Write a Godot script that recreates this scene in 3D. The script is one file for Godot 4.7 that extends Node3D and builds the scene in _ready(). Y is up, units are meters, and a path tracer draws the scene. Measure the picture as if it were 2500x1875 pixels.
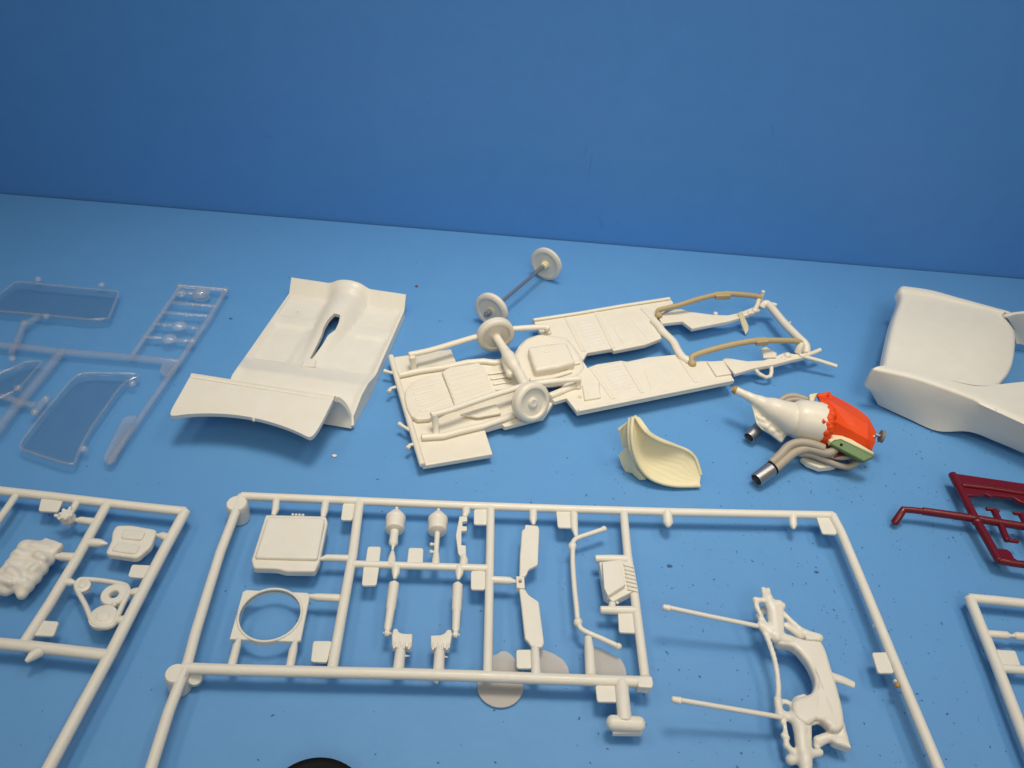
extends Node3D
# All shapes are written in millimetres; commit() turns them into metres. x right, y up, z towards the viewer; the tabletop is y = 0.

const MM := 0.001
var M := {}
var rng := RandomNumberGenerator.new()
var origin := Vector3.ZERO
var used := {}


# ---------------------------------------------------------------- shapes
class Shape:
	var t := PackedVector3Array()   # triangles, counter-clockwise seen from outside

	func tri(a: Vector3, b: Vector3, c: Vector3) -> void:
		t.append(a); t.append(b); t.append(c)

	func quad(a: Vector3, b: Vector3, c: Vector3, d: Vector3) -> void:
		tri(a, b, c); tri(a, c, d)

	func skin(loops: Array, cap_a := true, cap_b := true) -> void:   # closed loops stacked along an axis, each counter-clockwise seen against the axis
		var n: int = loops[0].size()
		for i in loops.size() - 1:
			for k in n:
				var l := (k + 1) % n
				quad(loops[i][k], loops[i][l], loops[i + 1][l], loops[i + 1][k])
		if cap_a: fan(loops[0], true)
		if cap_b: fan(loops[-1], false)

	func fan(loop: Array, flip: bool) -> void:
		var c := Vector3.ZERO
		for p in loop: c += p
		c /= loop.size()
		for k in loop.size():
			var l := (k + 1) % loop.size()
			if flip: tri(c, loop[l], loop[k])
			else: tri(c, loop[k], loop[l])

	func tube(pts: Array, radius, sides := 12, rounded := 0.8, flat := 1.0) -> void:   # radius: a number, or one for each point; rounded: how far the ends bulge; flat: height against width
		var rad := []
		for i in pts.size(): rad.append(radius[i] if radius is Array else radius)
		var P := []
		var R := []
		var T := []
		for i in pts.size():
			var a: Vector3 = pts[maxi(i - 1, 0)]
			var b: Vector3 = pts[mini(i + 1, pts.size() - 1)]
			var dir := (b - a).normalized()
			if i > 0 and i < pts.size() - 1:
				dir = ((pts[i] - a).normalized() + (b - pts[i]).normalized()).normalized()
			P.append(pts[i]); R.append(rad[i]); T.append(dir)
		var steps := [[1.0, 0.0], [0.92, 0.39], [0.7, 0.71], [0.36, 0.93], [0.1, 0.995]]
		var first := []
		var last := []
		for s in steps:
			if s[0] == 1.0: continue
			first.push_front([P[0] - T[0] * R[0] * s[1] * rounded, R[0] * s[0], T[0]])
			last.append([P[-1] + T[-1] * R[-1] * s[1] * rounded, R[-1] * s[0], T[-1]])
		var all := first.duplicate()
		for i in P.size(): all.append([P[i], R[i], T[i]])
		all += last
		var loops := []
		var up := Vector3.UP
		if absf(T[0].y) > 0.9: up = Vector3.FORWARD
		for s in all:
			var d: Vector3 = s[2]
			var x := d.cross(up).normalized()
			if x.length() < 0.5: x = Vector3.RIGHT
			up = x.cross(d).normalized()
			var loop := []
			for k in sides:
				var an := TAU * k / sides
				loop.append(s[0] + x * cos(an) * s[1] + up * sin(an) * s[1] * flat)
			loop.reverse()
			loops.append(loop)
		# looking against the direction of travel the loop must run counter-clockwise
		var nrm: Vector3 = (loops[0][1] - loops[0][0]).cross(loops[0][2] - loops[0][1])
		if nrm.dot(all[0][2]) < 0.0:
			for l in loops: l.reverse()
		skin(loops)

	func lathe(a: Vector3, b: Vector3, profile: Array, sides := 24, around := Vector3.UP) -> void:   # profile: [fraction along a..b, radius]
		var d := (b - a).normalized()
		if absf(d.dot(around)) > 0.95: around = Vector3.FORWARD
		var x := d.cross(around).normalized()
		var y := d.cross(x).normalized()
		var loops := []
		for p in profile:
			var loop := []
			for k in sides:
				var an := TAU * k / sides
				loop.append(a.lerp(b, p[0]) + (x * cos(an) + y * sin(an)) * p[1])
			loops.append(loop)
		skin(loops)

	func plate(pts: Array, thick: float, bevel := 0.3, down := Vector3.DOWN) -> void:   # pts: outline of the top face
		var up := -down.normalized()
		var ax := up.cross(Vector3.RIGHT if absf(up.x) < 0.8 else Vector3.BACK).normalized()
		var ay := up.cross(ax).normalized()
		var flat := PackedVector2Array()
		for p in pts: flat.append(Vector2(p.dot(ax), p.dot(ay)))
		var area := 0.0
		for i in flat.size():
			area += flat[i].cross(flat[(i + 1) % flat.size()])
		var q := pts.duplicate()
		if area < 0.0:
			q.reverse(); flat.reverse()
		var n := q.size()
		var inset := []
		for i in n:
			var e1: Vector2 = (flat[i] - flat[(i + n - 1) % n]).normalized()
			var e2: Vector2 = (flat[(i + 1) % n] - flat[i]).normalized()
			var m1 := Vector2(-e1.y, e1.x)
			var m2 := Vector2(-e2.y, e2.x)
			var v: Vector2 = (m1 + m2) / maxf(1.0 + m1.dot(m2), 0.35) * bevel
			inset.append(ax * v.x + ay * v.y)
		var l0 := []; var l1 := []; var l2 := []; var l3 := []; var l4 := []; var l5 := []
		for i in n:
			l0.append(q[i] + inset[i] - up * thick)
			l1.append(q[i] - up * (thick - bevel))
			l2.append(q[i] - up * bevel)
			l3.append(q[i] + inset[i] * 0.3 - up * bevel * 0.3)
			l4.append(q[i] + inset[i])
		skin([l0, l1, l2, l3, l4], false, false)
		var f2 := flat
		var idx := Geometry2D.triangulate_polygon(f2)
		if idx.is_empty(): push_warning("outline crosses itself")
		for k in range(0, idx.size(), 3):
			var a := idx[k]; var b := idx[k + 1]; var c := idx[k + 2]
			if (f2[b] - f2[a]).cross(f2[c] - f2[a]) < 0.0:
				var w := b; b = c; c = w
			tri(l4[a], l4[b], l4[c])
			tri(l0[a], l0[c], l0[b])

	func ring(outer: Array, inner: Array, thick: float, bevel := 0.2) -> void:   # flat ring between two loops of as many points, y up
		var n := outer.size()
		var o: Array = outer.duplicate()
		var i_: Array = inner.duplicate()
		var area := 0.0
		for k in n:
			var a: Vector3 = o[k]; var b: Vector3 = o[(k + 1) % n]
			area += a.z * b.x - a.x * b.z
		if area < 0.0:
			o.reverse(); i_.reverse()
		var rows := [[], [], [], [], [], []]
		for k in n:
			var d: Vector3 = (i_[k] - o[k]).normalized() * bevel
			rows[0].append(o[k] - Vector3(0, thick, 0))
			rows[1].append(o[k] - Vector3(0, bevel, 0))
			rows[2].append(o[k] + d)
			rows[3].append(i_[k] - d)
			rows[4].append(i_[k] - Vector3(0, bevel, 0))
			rows[5].append(i_[k] - Vector3(0, thick, 0))
		skin(rows, false, false)
		skin([rows[5], rows[0]], false, false)

	func sheet(rows: Array, thick: float, hole = null) -> void:   # open grid of points given a thickness below its upper side; hole: function(i, j) that leaves out a cell
		var n := rows.size()
		var m: int = rows[0].size()
		var nr := []
		var mean := 0.0
		for i in n:
			var line := []
			for j in m:
				var du: Vector3 = rows[i][mini(j + 1, m - 1)] - rows[i][maxi(j - 1, 0)]
				var dv: Vector3 = rows[mini(i + 1, n - 1)][j] - rows[maxi(i - 1, 0)][j]
				var nn := du.cross(dv).normalized()
				mean += nn.y
				line.append(nn)
			nr.append(line)
		var sg := 1.0 if mean > 0.0 else -1.0
		var low := []
		for i in n:
			var line := []
			for j in m: line.append(rows[i][j] - nr[i][j] * sg * thick)
			low.append(line)
		var open := func(i, j):
			return i < 0 or j < 0 or i >= n - 1 or j >= m - 1 or (hole != null and hole.call(i, j))
		for i in n - 1:
			for j in m - 1:
				if open.call(i, j): continue
				face(rows[i][j], rows[i][j + 1], rows[i + 1][j + 1], rows[i + 1][j], sg)
				face(low[i][j], low[i][j + 1], low[i + 1][j + 1], low[i + 1][j], -sg)
				if open.call(i - 1, j): face(rows[i][j], low[i][j], low[i][j + 1], rows[i][j + 1], sg)
				if open.call(i + 1, j): face(rows[i + 1][j], rows[i + 1][j + 1], low[i + 1][j + 1], low[i + 1][j], sg)
				if open.call(i, j - 1): face(rows[i][j], rows[i + 1][j], low[i + 1][j], low[i][j], sg)
				if open.call(i, j + 1): face(rows[i][j + 1], low[i][j + 1], low[i + 1][j + 1], rows[i + 1][j + 1], sg)

	func face(a: Vector3, b: Vector3, c: Vector3, d: Vector3, sg: float) -> void:
		if sg > 0.0: quad(a, b, c, d)
		else: quad(a, d, c, b)

	func ball(c: Vector3, r: float, squash := 1.0) -> void:
		var loops := []
		for i in range(1, 8):
			var an := PI * i / 8.0
			var loop := []
			for k in 12:
				loop.append(c + Vector3(cos(TAU * k / 12) * sin(an) * r, -cos(an) * r * squash, -sin(TAU * k / 12) * sin(an) * r))
			loops.append(loop)
		skin(loops)

	func block(a: Vector3, b: Vector3, width: float, height: float, bevel := 0.4) -> void:   # a beam from a to b (middle of its top), height downwards
		var d := b - a
		var s := Vector3(d.z, 0, -d.x).normalized() * width * 0.5
		plate([a + s, a - s, b - s, b + s], height, bevel)


class Field:   # soft joined solids on a grid, meshed as surface nets
	var lo: Vector3
	var cell: float
	var nx: int
	var ny: int
	var nz: int
	var f := PackedFloat32Array()

	func _init(from: Vector3, to: Vector3, size: float) -> void:
		lo = from; cell = size
		nx = int((to.x - from.x) / size) + 2
		ny = int((to.y - from.y) / size) + 2
		nz = int((to.z - from.z) / size) + 2
		f.resize(nx * ny * nz)
		f.fill(20.0)

	func limb(a: Vector3, b: Vector3, ra: float, rb: float, k := 1.0, cut := false) -> void:
		var reach := maxf(ra, rb) + k + cell * 3.0
		var p0 := (Vector3(minf(a.x, b.x), minf(a.y, b.y), minf(a.z, b.z)) - Vector3.ONE * reach - lo) / cell
		var p1 := (Vector3(maxf(a.x, b.x), maxf(a.y, b.y), maxf(a.z, b.z)) + Vector3.ONE * reach - lo) / cell
		var d := b - a
		var dd := maxf(d.length_squared(), 1e-6)
		for z in range(maxi(0, int(p0.z)), mini(nz, int(p1.z) + 1)):
			for y in range(maxi(0, int(p0.y)), mini(ny, int(p1.y) + 1)):
				for x in range(maxi(0, int(p0.x)), mini(nx, int(p1.x) + 1)):
					var p := lo + Vector3(x, y, z) * cell
					var s := clampf((p - a).dot(d) / dd, 0.0, 1.0)
					put((z * ny + y) * nx + x, p.distance_to(a + d * s) - lerpf(ra, rb, s), k, cut)

	func box(c: Vector3, bx: Vector3, by: Vector3, bz: Vector3, soft := 0.6, k := 1.0, cut := false) -> void:   # half axes
		var h := Vector3(bx.length(), by.length(), bz.length())
		var ux := bx / h.x; var uy := by / h.y; var uz := bz / h.z
		var e := Vector3(absf(bx.x) + absf(by.x) + absf(bz.x), absf(bx.y) + absf(by.y) + absf(bz.y), absf(bx.z) + absf(by.z) + absf(bz.z)) + Vector3.ONE * (k + cell * 3.0)
		var p0 := (c - e - lo) / cell
		var p1 := (c + e - lo) / cell
		for z in range(maxi(0, int(p0.z)), mini(nz, int(p1.z) + 1)):
			for y in range(maxi(0, int(p0.y)), mini(ny, int(p1.y) + 1)):
				for x in range(maxi(0, int(p0.x)), mini(nx, int(p1.x) + 1)):
					var p := lo + Vector3(x, y, z) * cell - c
					var q := Vector3(absf(p.dot(ux)), absf(p.dot(uy)), absf(p.dot(uz))) - h + Vector3.ONE * soft
					var v := Vector3(maxf(q.x, 0), maxf(q.y, 0), maxf(q.z, 0)).length() + minf(maxf(q.x, maxf(q.y, q.z)), 0.0) - soft
					put((z * ny + y) * nx + x, v, k, cut)

	func put(i: int, v: float, k: float, cut: bool) -> void:
		var a := f[i]
		if cut:
			var h := maxf(k - absf(a + v), 0.0) / maxf(k, 1e-4)
			f[i] = maxf(a, -v) + h * h * k * 0.25
		else:
			var h := maxf(k - absf(a - v), 0.0) / maxf(k, 1e-4)
			f[i] = minf(a, v) - h * h * k * 0.25

	func mesh(sh: Shape) -> void:
		var vert := {}
		var step := [1, nx, nx * ny]
		for z in nz - 1:
			for y in ny - 1:
				for x in nx - 1:
					var i := (z * ny + y) * nx + x
					var s := 0
					for c in 8:
						if f[i + (c & 1) + ((c >> 1) & 1) * nx + (c >> 2) * nx * ny] < 0.0: s += 1
					if s == 0 or s == 8: continue
					var sum := Vector3.ZERO
					var n := 0
					for c in 8:
						for ax in 3:
							if c & (1 << ax): continue
							var i0: int = i + (c & 1) + ((c >> 1) & 1) * nx + (c >> 2) * nx * ny
							var v0 := f[i0]
							var v1 := f[i0 + step[ax]]
							if (v0 < 0.0) == (v1 < 0.0): continue
							var p := Vector3(c & 1, (c >> 1) & 1, c >> 2)
							p[ax] += v0 / (v0 - v1)
							sum += p; n += 1
					vert[i] = lo + (Vector3(x, y, z) + sum / n) * cell
		for i in vert:
			for ax in 3:
				var j: int = i + step[ax]
				if (f[i] < 0.0) == (f[j] < 0.0): continue
				var u: int = step[(ax + 1) % 3]
				var w: int = step[(ax + 2) % 3]
				if not (vert.has(i - u) and vert.has(i - w) and vert.has(i - u - w)): continue
				if f[i] < 0.0: sh.quad(vert[i - u - w], vert[i - w], vert[i], vert[i - u])
				else: sh.quad(vert[i - u - w], vert[i - u], vert[i], vert[i - w])


# ---------------------------------------------------------------- outlines
func rounded(pts: Array, r: float, n := 4) -> Array:   # an outline with its corners rounded
	var out := []
	for i in pts.size():
		var p: Vector3 = pts[i]
		var a: Vector3 = pts[i - 1]
		var b: Vector3 = pts[(i + 1) % pts.size()]
		var d := minf(r, minf(p.distance_to(a), p.distance_to(b)) * 0.45)
		var s := p + (a - p).normalized() * d
		var e := p + (b - p).normalized() * d
		for k in n + 1:
			var u := float(k) / n
			out.append(s.lerp(p, u).lerp(p.lerp(e, u), u))
	return out


func curve(pts: Array, n := 4) -> Array:   # a smooth open path through points
	var out := []
	for i in pts.size() - 1:
		var p0: Vector3 = pts[maxi(i - 1, 0)]
		var p3: Vector3 = pts[mini(i + 2, pts.size() - 1)]
		for k in n:
			out.append(pts[i].cubic_interpolate(pts[i + 1], p0, p3, float(k) / n))
	out.append(pts[-1])
	return out


func curve_closed(pts: Array, n := 4) -> Array:
	var out := []
	var c := pts.size()
	for i in c:
		for k in n:
			out.append(pts[i].cubic_interpolate(pts[(i + 1) % c], pts[(i + c - 1) % c], pts[(i + 2) % c], float(k) / n))
	return out


func disc_loop(c: Vector3, r: float, n := 32) -> Array:
	var out := []
	for k in n: out.append(c + Vector3(cos(TAU * k / n) * r, 0, -sin(TAU * k / n) * r))
	return out


func along(line: Array, u: float) -> Vector3:   # point at fraction u of a line of evenly counted points
	var x := clampf(u, 0.0, 1.0) * (line.size() - 1)
	var i := mini(int(x), line.size() - 2)
	return line[i].lerp(line[i + 1], x - i)


# ---------------------------------------------------------------- objects
func numbered(called: String) -> String:
	var n: int = used.get(called, 0)
	used[called] = n + 1
	return called if n == 0 else "%s_%03d" % [called, n]


func thing(called: String, label: String, category: String, at: Vector3, group := "") -> Node3D:
	var o := Node3D.new()
	o.name = numbered(called)
	add_child(o, true)
	origin = at
	o.position = at * MM
	o.set_meta("label", label)
	o.set_meta("category", category)
	if group: o.set_meta("group", group)
	return o


func part(parent: Node3D, called: String, sh: Shape, mat: Material, label := "", angle := 45.0) -> MeshInstance3D:
	var o := MeshInstance3D.new()
	var n := 0
	for c in parent.get_children():
		if c.get_meta("base", "") == called: n += 1
	o.name = called if n == 0 else "%s_%03d" % [called, n]
	o.set_meta("base", called)
	o.mesh = commit(sh, angle)
	o.material_override = mat
	if label: o.set_meta("label", label)
	parent.add_child(o, true)
	return o


func commit(sh: Shape, angle: float) -> ArrayMesh:
	var t := sh.t
	var n := t.size() / 3
	var fn := PackedVector3Array()
	var fa := PackedVector3Array()
	fn.resize(n); fa.resize(n)
	var at := {}
	var keys := []
	for i in n:
		var w := (t[i * 3 + 1] - t[i * 3]).cross(t[i * 3 + 2] - t[i * 3])
		fa[i] = w
		fn[i] = w.normalized()
		for k in 3:
			var key := Vector3i((t[i * 3 + k] * 100.0).round())
			keys.append(key)
			if not at.has(key): at[key] = PackedInt32Array()
			at[key].append(i)
	var lim := cos(deg_to_rad(angle))
	var pos := PackedVector3Array()
	var nor := PackedVector3Array()
	for i in n:
		if fa[i].length_squared() < 1e-12: continue
		for k in [0, 2, 1]:
			var s := Vector3.ZERO
			for j in at[keys[i * 3 + k]]:
				if fn[j].dot(fn[i]) > lim: s += fa[j]
			pos.append((t[i * 3 + k] - origin) * MM)
			nor.append(s.normalized() if s.length_squared() > 1e-14 else fn[i])
	var arr := []
	arr.resize(Mesh.ARRAY_MAX)
	arr[Mesh.ARRAY_VERTEX] = pos
	arr[Mesh.ARRAY_NORMAL] = nor
	var m := ArrayMesh.new()
	m.add_surface_from_arrays(Mesh.PRIMITIVE_TRIANGLES, arr)
	return m


func structure(called: String, sh: Shape, mat: Material) -> MeshInstance3D:
	origin = Vector3.ZERO
	var o := part(self, called, sh, mat)
	o.set_meta("kind", "structure")
	return o


func lin(r: float, g: float, b: float, a := 1.0) -> Color:
	var c := Color(r, g, b).linear_to_srgb()
	c.a = a
	return c


func mottled(c: Color, other: Color, freq: float, amount := 1.0, seed_ := 1) -> NoiseTexture2D:   # uneven colour of a surface
	var t := NoiseTexture2D.new()
	t.width = 512; t.height = 512; t.seamless = true
	var n := FastNoiseLite.new()
	n.seed = seed_
	n.noise_type = FastNoiseLite.TYPE_SIMPLEX_SMOOTH
	n.frequency = freq
	n.fractal_octaves = 5
	t.noise = n
	var g := Gradient.new()
	g.set_color(0, c.lerp(other, amount * 0.6)); g.set_color(1, c)
	g.set_offset(0, 0.15); g.set_offset(1, 0.75)
	t.color_ramp = g
	return t


func grey_noise(freq: float) -> NoiseTexture2D:   # uneven sheen
	if M.has("sheen"): return M.sheen
	var t := mottled(Color(0.75, 0.75, 0.75), Color(0.45, 0.45, 0.45), freq, 1.6, 33)
	M["sheen"] = t
	return t


func relief(freq: float, seed_ := 3) -> NoiseTexture2D:
	var t := NoiseTexture2D.new()
	t.width = 512; t.height = 512; t.seamless = true
	t.as_normal_map = true
	t.bump_strength = 3.0
	var n := FastNoiseLite.new()
	n.seed = seed_
	n.frequency = freq
	n.fractal_octaves = 3
	t.noise = n
	return t


func paint(called: String, c: Color, rough: float, bump := 0.0, tile := 40.0, spec := 0.5) -> StandardMaterial3D:
	var m := StandardMaterial3D.new()
	m.resource_name = called
	m.albedo_color = c
	m.roughness = rough
	m.metallic_specular = spec
	if bump > 0.0:
		m.normal_enabled = true
		m.normal_texture = M["bumps"] if M.has("bumps") else relief(0.03)
		M["bumps"] = m.normal_texture
		m.normal_scale = bump
		m.uv1_triplanar = true
		m.uv1_world_triplanar = true
		m.uv1_scale = Vector3.ONE * tile
	M[called] = m
	return m


func _ready() -> void:
	rng.seed = 7
	view_and_light()
	materials()
	setting()
	main_runner_frame()
	left_runner_frame()
	right_runner_frame()
	clear_runner_frame()
	red_runner_frame()
	film_pieces()
	floor_panel()
	chassis()
	wheel_axle()
	body_shell()
	seat()
	engine()
	suspension()
	cap()
	litter()


func view_and_light() -> void:
	var cam := Camera3D.new()
	cam.name = "camera"
	add_child(cam)
	cam.position = Vector3(0, 0.24, 0)
	cam.rotation_degrees = Vector3(-39.67, 0, 0)
	cam.rotate_object_local(Vector3.BACK, deg_to_rad(4.80))
	cam.fov = 48.98
	cam.near = 0.01
	cam.far = 20.0
	var look := CameraAttributesPractical.new()
	cam.attributes = look
	cam.current = true
	var env := Environment.new()
	env.background_mode = Environment.BG_COLOR
	env.background_color = Color(0.93, 0.90, 0.86)
	env.background_energy_multiplier = 0.24
	env.tonemap_mode = Environment.TONE_MAPPER_LINEAR
	env.tonemap_exposure = 1.08
	env.sdfgi_enabled = true
	env.ssao_enabled = true
	env.ssil_enabled = true
	var w := WorldEnvironment.new()
	w.name = "environment"
	w.environment = env
	add_child(w)
	# a lamp high over the back of the table, a softer one from the viewer's side, and two long ceiling fittings that run away from the viewer
	spot_light("hanging_lamp", Vector3(0.05, 1.05, -0.37), Vector3(0.03, 0, -0.31), 0.78, 18.5, 0.18)
	spot_light("room_lamp", Vector3(0.12, 0.80, 0.25), Vector3(0.06, 0.05, -0.41), 0.50, 20.5, 0.30)
	tube_light("ceiling_light", Vector3(0.62, 1.15, -0.35), Vector2(0.16, 0.9), 0.24)
	tube_light("ceiling_light_001", Vector3(-0.55, 1.15, -0.32), Vector2(0.14, 0.9), 0.17)


func spot_light(called: String, at: Vector3, to: Vector3, energy: float, angle: float, size: float) -> void:
	var l := SpotLight3D.new()
	l.name = called
	l.light_energy = energy
	l.light_size = size
	l.spot_angle = angle
	l.spot_angle_attenuation = 1.0
	l.spot_range = 4.0
	l.light_color = Color(1.0, 0.955, 0.89)
	l.shadow_enabled = true
	add_child(l)
	l.look_at_from_position(at, to, Vector3.FORWARD)


func tube_light(called: String, at: Vector3, size: Vector2, energy: float) -> void:
	var l := AreaLight3D.new()
	l.name = called
	l.area_size = size
	l.light_energy = energy
	l.light_color = Color(1.0, 0.955, 0.89)
	l.shadow_enabled = true
	add_child(l)
	l.position = at
	l.look_at_from_position(at, Vector3(at.x * 0.35, 0, -0.28), Vector3.FORWARD)


func materials() -> void:
	paint("white_plastic", lin(0.76, 0.725, 0.645), 0.34, 0.08, 30.0)
	M.white_plastic.subsurf_scatter_enabled = true
	M.white_plastic.subsurf_scatter_strength = 0.06
	paint("cream_plastic", lin(0.76, 0.70, 0.46), 0.42, 0.1, 30.0)
	paint("aged_plastic", lin(0.76, 0.72, 0.61), 0.45, 0.1, 30.0)
	paint("tan_plastic", lin(0.43, 0.345, 0.185), 0.55, 0.15, 30.0)
	paint("wheel_plastic", lin(0.70, 0.67, 0.58), 0.45, 0.1, 30.0)
	paint("header_paint", lin(0.38, 0.335, 0.265), 0.5, 0.15, 60.0)
	paint("engine_red", lin(0.76, 0.075, 0.010), 0.45, 0.25, 60.0, 0.35)
	paint("cover_green", lin(0.10, 0.19, 0.06), 0.45, 0.3, 60.0)
	paint("red_plastic", lin(0.135, 0.005, 0.011), 0.24, 0.1, 30.0)
	paint("black_plastic", lin(0.003, 0.003, 0.004), 0.55, 0.0, 1.0, 0.25)
	paint("glue_stain", lin(0.42, 0.24, 0.07), 0.4, 0.0)
	paint("steel", lin(0.33, 0.33, 0.35), 0.38, 0.15, 60.0)
	M.steel.metallic = 0.75
	paint("chrome", lin(0.42, 0.42, 0.42), 0.33, 0.06, 50.0)
	M.chrome.metallic = 0.9
	paint("pulley_grey", lin(0.22, 0.20, 0.16), 0.5, 0.0)
	paint("grit", lin(0.045, 0.13, 0.27), 0.9, 0.0)
	paint("scuff", lin(0.072, 0.23, 0.51), 0.8, 0.0)
	paint("red_grit", lin(0.22, 0.05, 0.07), 0.9, 0.0)
	paint("white_grit", lin(0.75, 0.72, 0.68), 0.8, 0.0)
	for nm in ["white_plastic", "aged_plastic", "cream_plastic"]:   # plastic that has yellowed unevenly
		M[nm].albedo_texture = mottled(Color.WHITE, lin(0.97, 0.955, 0.91), 0.006, 1.0, 21)
		M[nm].roughness_texture = grey_noise(0.012)
		M[nm].roughness = 0.62
	var g := StandardMaterial3D.new()
	g.resource_name = "clear_plastic"
	g.transparency = BaseMaterial3D.TRANSPARENCY_ALPHA
	g.albedo_color = lin(0.56, 0.55, 0.55, 0.15)
	g.roughness = 0.06
	g.metallic_specular = 0.5
	M["clear_plastic"] = g
	var fr := StandardMaterial3D.new()
	fr.resource_name = "frosted_film"
	fr.transparency = BaseMaterial3D.TRANSPARENCY_ALPHA
	fr.albedo_color = lin(0.60, 0.57, 0.52, 0.62)
	fr.roughness = 0.5
	M["frosted_film"] = fr
	var pane := g.duplicate()
	pane.resource_name = "clear_pane"
	pane.albedo_color = lin(0.10, 0.14, 0.20, 0.09)
	pane.roughness = 0.04
	M["clear_pane"] = pane
	var glint := g.duplicate()
	glint.resource_name = "clear_lens"
	glint.albedo_color = lin(0.66, 0.66, 0.66, 0.17)
	M["clear_lens"] = glint
	var blue := lin(0.100, 0.297, 0.60)
	var blue2 := lin(0.096, 0.286, 0.585)
	for nm in ["table_paint", "wall_paint"]:
		var m := paint(nm, Color.WHITE, 0.5, 0.10, 14.0)
		m.albedo_texture = mottled(blue if nm == "table_paint" else lin(0.086, 0.292, 0.68), blue2 if nm == "table_paint" else lin(0.082, 0.280, 0.665), 0.006, 1.0, 5 if nm == "table_paint" else 9)
		m.uv1_scale = Vector3.ONE * 16.0


func setting() -> void:
	var s := Shape.new()
	# the tabletop ends 0.7 mm short of the backdrop, which stands behind it
	s.plate([Vector3(-900, 0, -419), Vector3(900, 0, -420.6), Vector3(900, 0, 260), Vector3(-900, 0, 260)], 18, 0.4)
	structure("tabletop", s, M.table_paint)
	s = Shape.new()
	s.plate([Vector3(-900, 560, -419.9), Vector3(900, 560, -421.5), Vector3(900, 560, -440), Vector3(-900, 560, -440)], 600, 1.0)
	var wall := structure("backdrop_wall", s, M.wall_paint)
	# faint scuffs and scratches in the paint
	for q in [[Vector3(28.3, 57.6, -420.7), Vector3(27.7, 50, -420.7)], [Vector3(31.9, 53.3, -420.7), Vector3(30.8, 36.9, -420.7)], [Vector3(40.1, 16.5, -420.7), Vector3(43, 8.6, -420.7)], [Vector3(50.2, 14.4, -420.7), Vector3(52.9, 13.1, -420.7)], [Vector3(80.2, 31.2, -420.7), Vector3(85.2, 30.7, -420.7)], [Vector3(44.4, -1.8, -420.7), Vector3(44.1, -6.7, -420.7)], [Vector3(-55.8, 72.7, -420.6), Vector3(-53.3, 71.2, -420.6)], [Vector3(119.5, 77, -420.8), Vector3(123.4, 68.6, -420.8)], [Vector3(-143, 47.6, -420.5), Vector3(-137, 47.2, -420.5)]]:
		s = Shape.new()
		s.tube([q[0], q[0].lerp(q[1], 0.5) + Vector3(0.4, 0, 0), q[1]], [0.08, 0.16, 0.06], 6, 0.5)
		part(wall, "scuff", s, M.scuff)



func bar(parent: Node3D, pts: Array, r: float, called := "runner", rounded_ := 0.3) -> void:
	var s := Shape.new()
	s.tube(pts, r, 14, rounded_, 0.92)
	part(parent, called, s, M.white_plastic)


func gate(parent: Node3D, pts: Array, radii: Array) -> void:
	var s := Shape.new()
	s.tube(pts, radii, 12, 0.4)
	part(parent, "gate", s, M.white_plastic)


func tab(parent: Node3D, outline: Array, mat: Material = null, r := 0.9) -> void:
	var s := Shape.new()
	s.plate(rounded(outline, r, 3), 1.1, 0.25)
	part(parent, "tab", s, mat if mat else M.white_plastic)


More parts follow.
